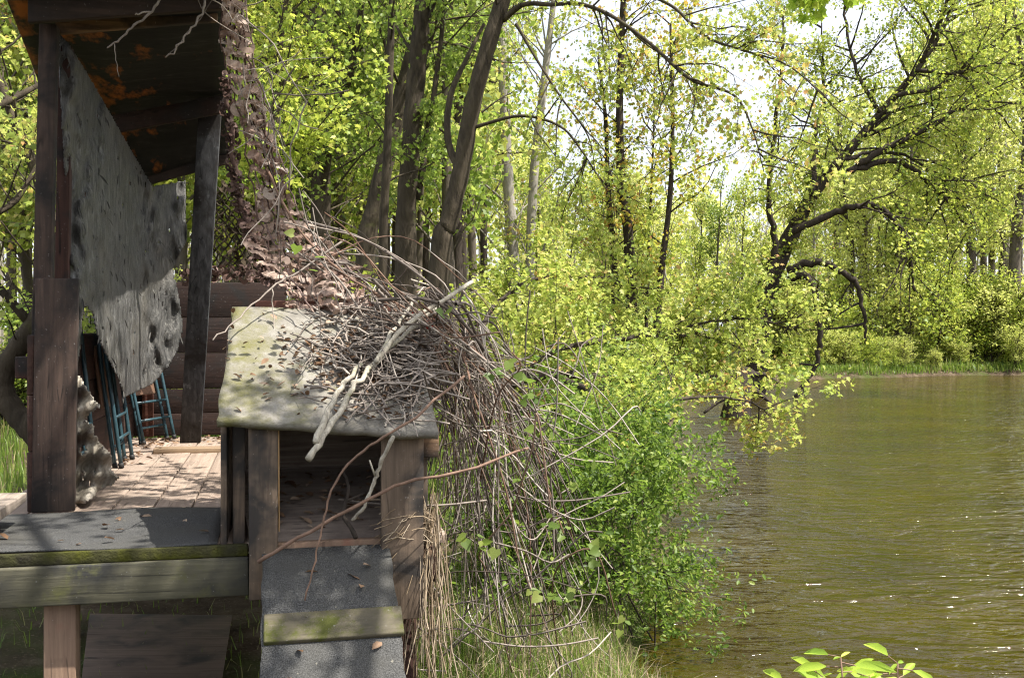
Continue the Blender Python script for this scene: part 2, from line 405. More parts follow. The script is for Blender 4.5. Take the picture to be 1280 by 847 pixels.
# deck
for k in range(11):
    u0 = -1.269 + .176 * k
    e = 8.28
    bx('deck_board', M_deck, hide, u0 + .003, u0 + .173, 4.16, e, DECK - .035, DECK + rng.uniform(-.002, .002), .003)
cp = MB(); uu = np.linspace(-2.1, -.225, 40); vv = np.linspace(4.125, 4.98, 24)
G = np.array([[W(u, v + .012 * math.sin(u * 9) * (v > 4.9), DECK + .006 + .004 * math.sin(u * 7 + v * 5) + rng.uniform(0, .0015)) for v in vv] for u in uu])
cp.grid(G); carpet = cp.build('deck_carpet', M_carpet, hide, flat=False, solid=.006)
bx('deck_edge', M_moss, hide, -2.1, -.115, 4.1, 4.158, DECK - .04, DECK + .004, .006, .006)
bx('front_beam', M_beam, hide, -2.1, -.107, 4.075, 4.118, .735, DECK - .042, .005)
bx('deck_joist', M_postb, hide, -2.1, .62, 4.12, 4.16, .74, DECK - .04)
bx('deck_joist', M_postb, hide, -1.25, .62, 6.3, 6.34, .74, DECK - .037)
bx('deck_joist', M_postb, hide, -1.25, .62, 8.2, 8.24, .74, DECK - .037)
a = P(79, 770, 3.93)
for (u, v, m) in ((None, None, M_leg), (.5, 4.3, M_postb), (-1.2, 8.1, M_postb), (.5, 8.1, M_postb), (-1.2, 6.4, M_postb)):
    if u is None:
        q = np.linalg.solve(np.array([[CA, -SA], [SA, CA]]), a[:2]); u, v = q[0], 4.18
    bx('support_leg', m, hide, u - .057, u + .057, v - .045, v + .045, -.25, .738)
# posts on the far-from-river side
brd('corner_post', M_post, hide, P(47, 645, 4.76), P(62, 33, 4.76), UH * .037, VH * .037)
brd('corner_post', M_postb, hide, P(73, 655, 4.95), P(83, 60, 4.95), UH * .03, VH * .03)
brd('post_board', M_post, hide, P(67, 639, 4.66), P(72, 348, 4.66), UH * .089, VH * .02)
brd('post_block', M_postb, hide, P(21, 459, 4.82), P(44, 459, 4.82), ZH * .05, VH * .04)
r0 = P(238, 553, 7.1)
brd('rear_post', wood('blue_black_post', (.075, .075, .08), (.02, .02, .022), 'z', BURN, (.5, .64), (.16, .17, .18), (.62, .72)), hide, r0, P(263, 134, 6.5), UH * .068, VH * .03)
brd('sill_board', M_sill, hide, P(193, 563, 6.93), P(281, 562, 7.05), VH * .07, ZH * .02)
# roof: a bent sheet, wavy from weather
rows = [(3.7, P(-8, -60, 3.95), None), (4.65, P(12, 4, 4.65), 0), (6.45, P(64, 141, 6.45), 0), (7.3, P(106, 252, 7.3), 0)]
L = smooth([np.array([-1.97, 3.72, 3.41]), P(12, 4, 4.65), P(62, 140, 6.45), P(106, 252, 7.3)], 5)
R = smooth([np.array([-1.04, 3.8, 3.5]), P(283, -14, 4.7), P(282, 116, 6.45), P(286, 201, 7.3)], 5)
ts = np.linspace(0, 1, 14)
G = np.array([[l * (1 - t) + r * t + np.array([0, 0, .012 * math.sin(7 * t + i)]) for t in ts] for i, (l, r) in enumerate(zip(L, R))])
m = MB(); m.grid(G); roof = m.build('roof', M_under, hide, flat=False, solid=.022)
brd('roof_beam', M_roofbeam, hide, P(36, 11, 4.58), P(292, -6, 4.8), ZH * .065, VH * .02)
brd('roof_beam', M_tanbeam, hide, P(70, 35, 4.85), P(272, 19, 4.98), ZH * .032, VH * .02)
brd('roof_joist', M_dark_u, hide, P(132, 158, 6.4), P(281, 130, 6.4), ZH * .055, VH * .02)
brd('roof_joist', M_roofbeam, hide, P(186, 222, 7.22), P(285, 196, 7.22), ZH * .05, VH * .02)
# rear wall, side walls
for z0, z1 in ((.93, 1.10), (1.104, 1.285), (1.289, 1.56), (1.564, 1.83), (1.834, 2.1)):
    bx('wall_board', M_dark_u, hide, -1.2, .06, 8.29, 8.32, z0, z1, .004, .004)
for z0, z1 in ((.93, 1.2), (1.204, 1.45), (1.454, 1.72)):
    bx('side_board', M_dark_v, hide, -1.09, -1.06, 4.99, 8.28, z0, z1, .004, .004)
for z0, z1 in ((.93, 1.2), (1.204, 1.45)):
    bx('side_board', M_dark_v, hide, .02, .05, 5.0, 8.28, z0, z1, .004, .004)
bx('wall_batten', M_red, hide, -1.0, -.92, 8.255, 8.288, .93, 1.75)
bx('shooting_rail', M_red, hide, -.1, .52, 4.87, 4.91, 1.805, 1.875)
bx('rail_post', M_postb, hide, .44, .52, 4.912, 4.95, DECK, 1.87)
bx('rail_post', M_postb, hide, -.12, -.06, 4.912, 4.95, DECK, 1.87)

# ------------------------------------------------------------------ the box beside the deck
box = thing('dog_box', W(.19, 4.4, .72), 'low open wooden box with a lichen covered slanting grey lid beside the deck', 'dog box', rot=ANG)
lp0, lp1 = on_v(330, 748, 4.05), on_v(330, 534, 4.05)
q = float(np.dot(lp0, UH))
bx('box_post', M_boxpost, box, q - .055, q + .051, 4.035, 4.072, .725, 1.385)
bx('chipped_edge', M_chip, box, q + .0515, q + .057, 4.037, 4.069, .98, 1.38, .003, .003)
rp = on_v(503, 600, 4.05); q2 = float(np.dot(rp, UH))
bx('box_post', M_boxpost, box, q2 - .082, q2 + .082, 4.035, 4.072, .62, 1.355)
bx('box_post', M_tanbeam, box, q2 + .07, q2 + .15, 4.08, 4.12, 1.24, 1.36)
bx('box_post', M_tanbeam, box, q2 - .02, q2 + .12, 4.08, 4.12, .8, .87)
m = MB(); m.hexa([W(-.213, 4.13, .845), W(-.19, 4.13, .845), W(-.19, 4.78, DECK + .002), W(-.213, 4.78, DECK + .002)], [W(-.213, 4.13, 1.39), W(-.19, 4.13, 1.39), W(-.19, 4.78, 1.77), W(-.213, 4.78, 1.77)])
m.build('side_panel', M_boxpost, box, .003)
m = MB(); m.hexa([W(.56, 4.13, .7), W(.585, 4.13, .7), W(.585, 4.78, .7), W(.56, 4.78, .7)], [W(.56, 4.13, 1.34), W(.585, 4.13, 1.34), W(.585, 4.78, 1.74), W(.56, 4.78, 1.74)])
m.build('side_panel', M_boxpost, box, .003)
bx('inner_stud', M_boxpost, box, -.17, -.125, 4.16, 4.2, .85, 1.37)
m = MB(); m.hexa([W(-.185, 4.8, DECK), W(.555, 4.8, DECK), W(.555, 4.83, DECK), W(-.185, 4.83, DECK)], [W(-.185, 4.8, 1.78), W(.555, 4.8, 1.76), W(.555, 4.83, 1.78), W(-.185, 4.83, 1.8)])
m.build('back_panel', M_floor, box, .003)
m = MB(); m.hexa([W(-.1, 4.12, .895), W(.555, 4.12, .895), W(.555, 4.79, 1.1), W(-.185, 4.79, 1.1)], [W(-.1, 4.12, .92), W(.555, 4.12, .92), W(.555, 4.79, 1.125), W(-.185, 4.79, 1.125)])
m.build('box_floor', M_floor, box, .003)
bx('floor_sill', M_leg, box, -.045, .44, 4.075, 4.115, .87, .928)
# lid
cs = [P(271, 531, 3.85), P(548, 545, 4.0), W(.6, 4.8, 1.815), P(291, 388, 4.58)]
a, b = np.meshgrid(np.linspace(0, 1, 30), np.linspace(0, 1, 26), indexing='ij')
def lidpt(s, t):
    p = (cs[0] * (1 - s) + cs[1] * s) * (1 - t) + (cs[3] * (1 - s) + cs[2] * s) * t
    return p + np.array([0, 0, .005 * math.sin(s * 5 + 1) + .002 * math.sin(t * 6 + s * 3)])
G = np.array([[lidpt(s, t) + np.array([0, -.004 * math.sin(37 * s + 3 * math.sin(9 * s)) * (t == 0), .004 * math.sin(21 * s) * (t == 0)]) + UH * (.005 * math.sin(17 * t + 2 * math.sin(7 * t)) * (s == 0)) for t in np.linspace(0, 1, 26)] for s in np.linspace(0, 1, 30)])
m = MB(); m.grid(G); lid = m.build('lid', M_boxroof, box, solid=.03)

# ------------------------------------------------------------------ ramp
ramp = thing('carpeted_ramp', W(.19, 3.5, .3), 'grey carpeted plank ramp with one mossy cleat leaning against the box', 'ramp', rot=ANG)
sl = (0.9 + .06) / 1.46
def rz(v): return .9 - sl * (4.055 - v)
m = MB(); m.hexa([W(-.055, 2.6, rz(2.6) - .03), W(.435, 2.6, rz(2.6) - .03), W(.42, 4.06, rz(4.06) - .03), W(-.055, 4.06, rz(4.06) - .03)],
                 [W(-.055, 2.6, rz(2.6)), W(.435, 2.6, rz(2.6)), W(.42, 4.06, rz(4.06)), W(-.055, 4.06, rz(4.06))])
m.build('ramp_board', M_cleat, ramp, .003)
m = MB(); m.grid(np.array([[W(u + .004 * math.sin(v * 40), v, rz(v) + .008 + rng.uniform(0, .001)) for v in np.linspace(2.6, 4.055, 30)] for u in np.linspace(-.056, .425, 16)]))
m.build('ramp_carpet', M_carpet, ramp, flat=False, solid=.008)
nrm = norm(np.array([0, -sl, 1.0]));
for v in (3.72, 3.1):
    c0, c1 = W(-.048, v, rz(v) + .021), W(.437, v, rz(v) + .024)
    tt = norm(VH + ZH * sl)
    brd('cleat', M_cleat, ramp, c0, c1, tt * .063, np.cross(norm(c1 - c0), tt) * .012, .006)

# ------------------------------------------------------------------ bench, sheet on the ground
bench = thing('plank_bench', W(-1.5, 4.5, DECK + .01), 'weathered grey plank bench end standing on the deck by the charred post', 'bench', rot=ANG)
for k in range(3): bx('seat_plank', M_bench, bench, -2.0, -1.035, 4.24 + .17 * k, 4.4 + .17 * k, 1.015, 1.058, .005)
bx('leg', M_bench, bench, -1.22, -1.17, 4.3, 4.66, DECK + .011, 1.013)
bx('leg', M_bench, bench, -1.9, -1.85, 4.3, 4.66, DECK + .011, 1.013)
m = MB(); qd = [on_z(112, 766, .03), on_z(290, 768, .03), on_z(272, 880, .03), on_z(98, 880, .03)]
m.hexa([x - ZH * .015 for x in qd[::-1]], [x for x in qd[::-1]])
tag(m.build('plywood_sheet', M_ply, None, .003, origin=qd[0]), 'damp dark plywood sheet lying on the ground under the deck', 'board')

# ------------------------------------------------------------------ folded chairs
def chair():
    t = thing('folded_chair', (0, 0, 0), None, 'chair', 'folded chairs in the hide')
    r = .0125
    def fr(name, dx, zt, rungs, w=.21):
        f = MB()
        p = [(dx, -w, 0), (dx, -w, zt * .5), (dx, -w + .01, zt - .06), (dx, -w + .07, zt), (dx, w - .07, zt), (dx, w - .01, zt - .06), (dx, w, zt * .5), (dx, w, 0)]
        f.tube(smooth(p, 4), r, 8)
        for z in rungs: f.tube([(dx, -w, z), (dx, w, z)], r * .75, 8)
        o = f.build(name, M_teal, t, flat=False)
        for s in (-1, 1):
            c = MB(); c.tube([(dx, s * w, -.001), (dx, s * w, .03)], r * 1.3, 8); c.build('foot_cap', M_rubber, o)
        return o
    fr('front_frame', 0, .94, (.17, .3)); fr('rear_leg_frame', -.04, .74, (.12,), .18)
    s = MB(); s.hexa([(-.055, -.19, .36), (-.055, .19, .36), (-.075, .19, .36), (-.075, -.19, .36)], [(-.055, -.19, .74), (-.055, .19, .74), (-.075, .19, .74), (-.075, -.19, .74)]); so = s.build('seat', M_panel, t, .008)
    s = MB(); s.hexa([(-.0535, -.13, .5), (-.0535, -.06, .5), (-.0545, -.06, .5), (-.0545, -.13, .5)], [(-.0535, -.13, .6), (-.0535, -.06, .6), (-.0545, -.06, .6), (-.0545, -.13, .6)]); s.build('paper_label', M_paper, so)
    s = MB(); s.hexa([(.012, -.19, .74), (.012, .19, .74), (-.012, .19, .74), (-.012, -.19, .74)], [(.012, -.18, .93), (.012, .18, .93), (-.012, .18, .93), (-.012, -.18, .93)]); s.build('backrest', M_teal, t, .01)
    return t
c0 = chair()
f1, f2 = on_z(150, 586, DECK + .002), P(167, 572, 6.63); f2[2] = f1[2]
def put_chair(o, mid, yaw, lean, label):
    o.matrix_world = Matrix.Translation(Vector([float(x) for x in mid])) @ Matrix.Rotation(yaw, 4, 'Z') @ Matrix.Rotation(-lean, 4, 'Y'); o['label'] = label
yaw = math.atan2(f2[1] - f1[1], f2[0] - f1[0]) - math.pi / 2
chairs = [(c0, (f1 + f2) / 2, yaw, .13, 'teal folded steel chair beneath the cloth curtain, its brown seat bearing a white label')]
c1 = dup(c0, (0, 0, 0)); chairs.append((c1, on_z(112, 606, DECK + .002) + VH * .1 - UH * .02, yaw, .1, 'teal folded steel chair mostly hidden behind the torn beige cloth'))
c2 = dup(c0, (0, 0, 0)); chairs.append((c2, W(-.84, 7.98, DECK + .002), ANG - .42, .22, 'teal folded steel chair in the dark corner, only its leg ends showing'))
for c in chairs: put_chair(*c)

# ------------------------------------------------------------------ hanging cloth, traced as an outline at its own depth
def inside(poly, x, y):
    c = np.zeros(np.shape(x), bool); n = len(poly)
    for i in range(n):
        (x0, y0), (x1, y1) = poly[i], poly[(i + 1) % n]
        if y0 == y1: continue
        c ^= ((y0 > y) != (y1 > y)) & (x < (x1 - x0) * (y - y0) / (y1 - y0) + x0)
    return c
def cloth(poly, holes, step, depth, wr, slit):
    xs = np.arange(min(p[0] for p in poly), max(p[0] for p in poly) + step, step); ys = np.arange(min(p[1] for p in poly), max(p[1] for p in poly) + step, step)
    X, Y = np.meshgrid(xs, ys, indexing='ij')
    jx, jy = X + rng.uniform(-.3, .3, X.shape) * step, Y + rng.uniform(-.3, .3, X.shape) * step
    D = depth(jx, jy) + wr(jx, jy)
    V = np.stack([(jx - 640) / F * D, D, CZ - (jy - HY) / F * D], -1)
    keep = inside(poly, X[:-1, :-1] + step / 2, Y[:-1, :-1] + step / 2)
    for h in holes: keep &= ~inside(h, X[:-1, :-1] + step / 2, Y[:-1, :-1] + step / 2)
    nx, ny = keep.shape
    for _ in range(slit):
        i, j, n = rng.integers(nx), rng.integers(ny), rng.integers(2, 6); keep[i, j:j + n] = False
    b = X.shape[1]; i, j = np.nonzero(keep)
    m = MB(); m.add_np(V.reshape(-1, 3), np.stack([i * b + j, i * b + j + 1, (i + 1) * b + j + 1, (i + 1) * b + j], -1))
    return m, V[:-1, :-1][keep]
dep = lambda x, y: np.interp(x, [70, 100, 130, 178, 232], [4.84, 5.05, 5.55, 6.9, 7.35])
poly = [(75, 44), (85, 54), (118, 108), (150, 165), (190, 233), (232, 226), (233, 300), (216, 335), (225, 380), (228, 410), (222, 436), (210, 458), (190, 480), (156, 496), (148, 472), (134, 445), (122, 420), (116, 392), (106, 378), (102, 400), (99, 440), (92, 470), (88, 380), (83, 240), (77, 140), (73, 70)]
WV = [(U(.04, .5), U(-.16, .16), U(0, 6.3)) for _ in range(22)]
wr = lambda x, y: sum(.0024 / (a + .25) ** .7 * np.sin(x * a + y * b + c + 1.5 * np.sin(y * .03 + c)) for a, b, c in WV) + .05 * np.sin(x * .1 + y * .018) + .016 * np.sin(x * .27 + np.sin(y * .05) * 2) + .006 * np.sin(y * .21 + x * .2)
curtain = thing('cloth_curtain', P(150, 470, 6.2), 'large sheet of shredded grey camouflage cloth hung along the side of the hide', 'curtain')
m, pts = cloth(poly, [], 1.5, dep, wr, 60); m.build('cloth_sheet', M_curtain, curtain, flat=False, solid=.006)
sel = pts[rng.choice(len(pts), 140, False)] + np.array([.006, -.012, 0])
m = MB(); nn = np.tile([.5, -.75, .1], (len(sel), 1)) + rng.normal(size=(len(sel), 3)) * .14
m.leaves(sel, rng.uniform(.02, .075, len(sel)), (LANCE[0] * np.array([1, .5, .5]), LANCE[1]), np.tile([0, 0, -1.0], (len(sel), 1)) + rng.normal(size=(len(sel), 3)) * .3, nn)
tag(m.build('cloth_shreds', M_rag, curtain), kind='stuff')
# the torn lower tail
poly2 = [(94, 468), (100, 472), (113, 492), (124, 508), (112, 516), (106, 524), (120, 535), (121, 548), (126, 556), (138, 566), (140, 588), (148, 597), (138, 606), (122, 612), (118, 622), (100, 630), (92, 628), (93, 590), (95, 556), (91, 530), (96, 505), (92, 490)]
tail, _ = cloth(poly2, [[(98, 560), (104, 554), (108, 562), (103, 570)]], 2.2, lambda x, y: np.interp(y, [460, 600, 640], [5.0, 5.03, 4.78]), lambda x, y: .07 * np.sin(x * .22 + y * .09) + .03 * np.sin(y * .23), 14)
tag(tail.build('torn_cloth', M_tatter, None, flat=False, solid=.005, origin=P(110, 630, 4.95)), 'ragged strip of beige cloth trailing onto the deck behind the charred post', 'cloth')

# ------------------------------------------------------------------ nets
def ribbon(path, width, n, out, tw=0.0):
    """random points on a hanging strip: path of points, width, plus scatter"""
    s = rng.uniform(0, len(path) - 1.001, n); i = s.astype(int); f = (s - i)[:, None]
    p = path[i] * (1 - f) + path[i + 1] * f
    w = np.interp(s / (len(path) - 1), *width) if isinstance(width, tuple) else width
    return p + (rng.uniform(-.5, .5, n) * w)[:, None] * out + rng.normal(size=(n, 3)) * .012
net = thing('camouflage_net', P(400, 400, 4.75), 'tan scalloped camouflage net draped from the roof corner down to the stick pile', 'net')
path = line_px([(292, -20, 4.7), (297, 70, 4.75), (316, 140, 4.8), (336, 220, 4.85), (356, 295, 4.85), (388, 335, 4.8), (408, 370, 4.72), (412, 402, 4.68)], 6)
out = norm(np.array([1.0, .25, 0]))
pts = ribbon(path, ([0, .1, .35, .6, .72, .85, 1], [.05, .1, .1, .16, .36, .36, .28]), 1700, out)
def cut_sheet(path, widths, amp=.03):
    seg = np.linalg.norm(np.diff(path, axis=0), axis=1); S = np.concatenate([[0], np.cumsum(seg)]); T = S[-1]; st = .0065
    na = int(T / st); wmax = max(widths[1]); nb = int(wmax / st); aa = np.linspace(0, T, na); bb = np.linspace(-.5, .5, nb)
    C = np.stack([np.interp(aa, S, path[:, i]) for i in range(3)], -1); w = np.interp(aa / T, *widths)
    A, B = np.meshgrid(aa, bb, indexing='ij'); Wd = w[:, None] * np.ones_like(B); Bm = B * Wd
    wa = A + .012 * np.sin(Bm * 41 + A * 13) + .008 * np.sin(A * 60); wb = Bm + .012 * np.sin(A * 37 + 1) + .007 * np.sin(A * 91 + Bm * 50)
    rowh, per = .062, .075; row = np.floor(wa / rowh); al = wa - row * rowh; bl = (wb + (row % 2) * per / 2) % per - per / 2
    u = al - .016 - 15 * bl ** 2
    hole = (np.abs(u) < .0125 - 6 * bl ** 2) & (np.abs(bl) < .034)
    flap = np.clip(-u / .03, 0, 1) * (np.abs(bl) < .034)
    G = C[:, None] + out * Bm[..., None]
    nv = norm(np.array([.25, -1.0, .15]))
    G = G + nv * (amp * np.sin(Bm * 24 + A * 5 + np.sin(A * 7)) + .02 * np.sin(A * 17 + Bm * 9) + .03 * flap + .006 * np.sin(A * 150 + Bm * 120))[..., None]
    edge = np.abs(B) > .5 - .1 * (1 + np.sin(A * 55 + 2 * np.sin(A * 23))) / 2
    keep = ~(hole | edge)[:-1, :-1]
    i, j = np.nonzero(keep); m = MB(); m.add_np(G.reshape(-1, 3), np.stack([i * nb + j, i * nb + j + 1, (i + 1) * nb + j + 1, (i + 1) * nb + j], -1)); return m
cut_sheet(path, ([0, .1, .35, .6, .72, .85, 1], [.11, .14, .14, .19, .44, .5, .36])).build('net_sheet', M_camosheet, net, flat=False)
pts = pts[rng.choice(len(pts), 130, False)]
m = MB(); nn = np.tile([.35, -.8, .35], (len(pts), 1)) + rng.normal(size=pts.shape) * .45
m.leaves(pts, rng.uniform(.035, .075, len(pts)), FLAKE, np.tile([.1, 0, -1.0], (len(pts), 1)) + rng.normal(size=pts.shape) * .8, nn)
tag(m.build('net_scallops', M_camo, net, flat=False), kind='stuff')
m = MB()
for k in range(7):
    o = (k - 3) / 6
    w = np.interp(np.linspace(0, 1, len(path)), [0, .1, .35, .6, .72, .85, 1], [.07, .13, .14, .2, .36, .3, .2])
    m.tube(path + out * (o * w)[:, None] + rng.normal(size=path.shape) * .006, .004, 4)
m.build('net_cords', M_camodark, net)
dn = thing('bunched_net', P(345, 350, 5.1), 'dark brown bunched net hanging in folds from the roof edge', 'net')
path = line_px([(283, 95, 5.1), (287, 150, 5.1), (292, 210, 5.15), (303, 260, 5.2), (322, 310, 5.2), (342, 352, 5.15)], 6)
pts = ribbon(path, ([0, .4, 1], [.02, .03, .08]), 420, out)
m = MB(); nn = np.tile([.2, -.7, .2], (len(pts), 1)) + rng.normal(size=pts.shape) * .7
m.leaves(pts, rng.uniform(.02, .045, len(pts)), FLAKE, None, nn); tag(m.build('net_scallops', M_camodark, dn, flat=False), kind='stuff')
pts = ribbon(line_px([(225, 348, 7.6), (290, 340, 7.0), (360, 352, 5.6), (395, 372, 5.1)], 5), .07, 200, np.array([0, 0, 1.0]))
m = MB(); m.leaves(pts, rng.uniform(.035, .07, len(pts)), FLAKE); tag(m.build('net_hem', M_camodark, dn, flat=False), kind='stuff')
m = MB(); m.tube(path + rng.normal(size=path.shape) * .008, .012, 5); m.build('net_cord', M_camodark, dn)
lat = thing('lattice_net', W(-.4, 8.4, 2.1), 'dark open lattice netting stretched above the rear wall', 'net')
m = MB()
lpoly = [(240, 352), (348, 352), (338, 300), (318, 262), (300, 232), (285, 226), (262, 240), (250, 280), (243, 320)]
Yl = 7.55
for sgn in (1, -1):
    for k in range(-70, 70):
        run = []
        for s in np.arange(0, 260, 3.0):
            x = 225 + s; y = 352 - (sgn * (s - 60) * 1.25 + k * 11.5) - (0 if sgn > 0 else 0)
            if inside(lpoly, np.array(x), np.array(y)): run.append(P(x, y, Yl + .05 * math.sin(x * .08 + y * .05)) + rng.normal(size=3) * .006)
            else:
                if len(run) > 1: m.tube(run, .0065, 4, False)
                run = []
        if len(run) > 1: m.tube(run, .0065, 4, False)
m.build('net_strands', M_lattice, lat)
pts = np.array([P(x, y, Yl) for x, y in zip(rng.uniform(240, 345, 1500), rng.uniform(228, 352, 1500)) if inside(lpoly, np.array(x), np.array(y)) and rng.uniform() < .05 + (y - 228) / 400])[:45]
m = MB(); m.leaves(pts, rng.uniform(.05, .1, len(pts)), FLAKE); tag(m.build('net_scallops', M_lattice, lat, flat=False), kind='stuff')

# ------------------------------------------------------------------ branches, sticks, brush
def stick(name, px, r0, r1, mat, label, cat='branch', forks=(), n=5, wob=.0022):
    p = line_px(px, n); p[1:-1] += rng.normal(size=p[1:-1].shape) * wob
    m = MB(); m.tube(p, np.linspace(r0, r1, len(p)) * (1 + .12 * np.sin(np.arange(len(p)) * 2.1)), 8)
    for f, a, b in forks:
        q = line_px(f, n); q[1:-1] += rng.normal(size=q[1:-1].shape) * wob; m.tube(q, np.linspace(a, b, len(q)), 7)
    return tag(m.build(name, mat, None, flat=False, origin=p[0]), label, cat)
stick('pale_branch', [(385, 574, 3.72), (404, 545, 3.8), (432, 500, 3.98), (455, 468, 4.15), (482, 440, 4.3), (515, 410, 4.4), (548, 382, 4.55)], .0125, .009, M_birch,
      'pale peeling forked branch lying on the lid with its cut end hanging over', 'branch', [([(395, 552, 3.76), (412, 512, 3.9), (425, 485, 4.02), (452, 455, 4.2)], .013, .009), ([(470, 452, 4.22), (500, 400, 4.5), (520, 372, 4.6)], .011, .006)], wob=.004)
stick('white_branch', [(455, 480, 4.2), (490, 425, 4.3), (522, 396, 4.38), (560, 372, 4.5), (590, 352, 4.6)], .011, .009, M_birch, 'short pale broken branch sticking up from the tangle of canes', 'branch')
stick('long_cane', [(323, 702, 3.85), (372, 672, 3.84), (450, 630, 3.88), (505, 603, 3.92), (580, 588, 4.0), (660, 560, 4.2)], .0075, .005, M_twigred, 'long straight reddish cane lying across the front of the dog box', 'cane')
stick('bent_cane', [(381, 750, 3.72), (396, 690, 3.76), (406, 645, 3.78), (418, 605, 3.79), (440, 575, 3.8), (480, 546, 3.78), (520, 520, 3.85), (580, 470, 4.1)], .003, .0055, M_twigred, 'thin bent cane drooping from the lid onto the ramp carpet', 'cane')
stick('thin_twig', [(266, 425, 4.1), (300, 396, 4.3), (339, 360, 4.5), (375, 338, 4.6), (430, 300, 4.7)], .0028, .005, M_twig, 'single thin pale twig reaching past the upper corner of the lid', 'twig', [([(340, 361, 4.5), (341, 390, 4.5), (345, 425, 4.45)], .003, .0018)], wob=.003)
stick('knotty_stick', [(445, 672, 3.95), (430, 640, 4.02), (436, 610, 4.1), (428, 585, 4.15)], .009, .006, M_barkD, 'dark knotty stick standing inside the open box', 'stick', [([(435, 625, 4.06), (458, 615, 4.1)], .006, .004)])
stick('lichen_stick', [(440, 650, 3.96), (455, 632, 3.94), (468, 602, 3.93), (475, 580, 3.92), (492, 545, 3.9)], .006, .008, M_birch, 'mottled pale stick hanging down in front of the box post', 'stick', [([(470, 598, 3.93), (462, 575, 3.9)], .004, .003)])
stick('dead_twig', [(206, -10, 4.5), (190, 14, 4.48), (168, 32, 4.46), (150, 48, 4.45), (134, 60, 4.44)], .006, .0035, M_twig, 'grey dead twig hanging from the front roof beam, forked', 'twig', [([(188, 15, 4.48), (178, 16, 4.46), (169, 19, 4.45)], .004, .003), ([(143, 55, 4.44), (145, 75, 4.44), (149, 96, 4.44)], .002, .0012)])
stick('crooked_twig', [(262, -10, 4.5), (252, 16, 4.48), (236, 40, 4.46), (222, 58, 4.45), (207, 72, 4.44)], .0055, .003, M_twig, 'grey dead twig hanging straight down beside the tan roof beam', 'twig', wob=.004)
stick('slanting_cane', [(330, 205, 4.85), (372, 285, 4.75), (420, 335, 4.68), (480, 372, 4.6), (560, 412, 4.5), (640, 480, 4.4)], .006, .004, M_twigred, 'long brown cane slanting from the camouflage net over the stick pile', 'cane')

def arc(p0, p1, p2, n=9, wob=.02):
    t = np.linspace(0, 1, n)[:, None]
    p = p0 * (1 - t) ** 2 + 2 * p1 * t * (1 - t) + p2 * t * t
    w = rng.normal(size=(n, 3)) * wob; w[0] = 0
    return smooth((p + w)[::2], 3) if n > 7 else smooth(p + w, 2) if wob > .007 else p + w
m = MB(); m2 = MB(); anchors = []
for k in range(150):
    Y = U(4.15, 5.6)
    if k % 8 == 0:
        p0 = P(U(345, 430), U(240, 330), U(4.6, 5)); p1 = P(U(470, 560), U(290, 400), Y); p2 = P(U(560, 720), U(440, 720), Y)
    else:
        p0 = P(U(455, 590), U(345, 450), U(4.3, 5)); p1 = P(U(560, 660), U(340, 470), Y); p2 = P(U(505, 760), U(600, 900), U(4.3, 6.2))
    if p2[2] < -.35: p2[2] = -.35
    q = arc(p0, p1 + rng.normal(size=3) * .13, p2, 12, .024); r = .0018 + .0065 * U() ** 2.2
    (m2 if U() < .2 else m).tube(q, np.linspace(r, r * .55, len(q)), 5, False)
    if U() < .6:
        i = rng.integers(3, 8); d = norm(rng.normal(size=3) + np.array([.2, -.2, -.3])); l = U(.15, .5)
        m.tube(arc(q[i], q[i] + d * l * .5, q[i] + d * l + np.array([0, 0, -.08]), 5, .008), [r * .6, r * .5, r * .45, r * .4, r * .3], 4, False)
for k in range(130):                        # loose criss-cross canes
    c = P(U(520, 735), U(430, 830), U(4.2, 6.0)); d = norm(rng.normal(size=3) * np.array([.7, .5, 1])); l = U(.3, .9)
    if c[2] - l * .5 < -.4: continue
    m.tube(arc(c - d * l / 2, c + rng.normal(size=3) * .14, c + d * l / 2, 8, .014), U(.0018, .0045), 4, False)
for k in range(46):
    t0 = U(); b = P(285 + 120 * t0 + U(-14, 22), -10 + 380 * t0, U(4.5, 4.75)); d = norm(np.array([U(-.25, .5), U(-.3, .1), U(-1, .5)])); l = U(.15, .5)
    m.tube(arc(b, b + d * l * .5 + rng.normal(size=3) * .05, b + d * l, 6, .008), U(.0015, .0035), 4, False)
tag(m.build('dry_canes', M_twig, None, flat=False), 'grey tangle of dry canes arching from the lid down to the bank', 'brush', kind='stuff')
tag(m2.build('reddish_canes', M_twigred, None, flat=False), 'reddish brown vine stems woven through the grey tangle', 'vines', kind='stuff')
m = MB()
for k in range(330):                        # twigs heaped on the lid
    s, t = np.clip(.98 - abs(rng.normal()) * .24, .4, 1.08), np.clip(.5 + rng.normal() * .25, .06, 1.05)
    c = lidpt(s, t) + ZH * (.025 + abs(rng.normal()) * (.03 + .05 * max(0, s - .6) * 2.2) * (1 if t < 1 else .4))
    az = rng.normal() * .8 + 2.2; l = U(.08, .42)
    d = np.array([math.cos(az), math.sin(az), .35 * math.sin(az) + rng.normal() * .12])
    m.tube(arc(c - d * l / 2, c + rng.normal(size=3) * .02, c + d * l / 2, 5, .006), U(.0015, .005), 4, False)
tag(m.build('twig_heap', M_twig, None, flat=False), 'heap of dry twigs lying on the grey lid under the pale branch', 'twigs', kind='stuff')
m = MB(); n = 700
pts = np.array([lidpt(np.clip(.95 - abs(rng.normal()) * .33, 0, 1), np.clip(.5 + rng.normal() * .22, .05, .98)) + ZH * U(.02, .05) for _ in range(n)])
m.leaves(pts, rng.uniform(.018, .045, n), OVAL, None, None, 1.5)
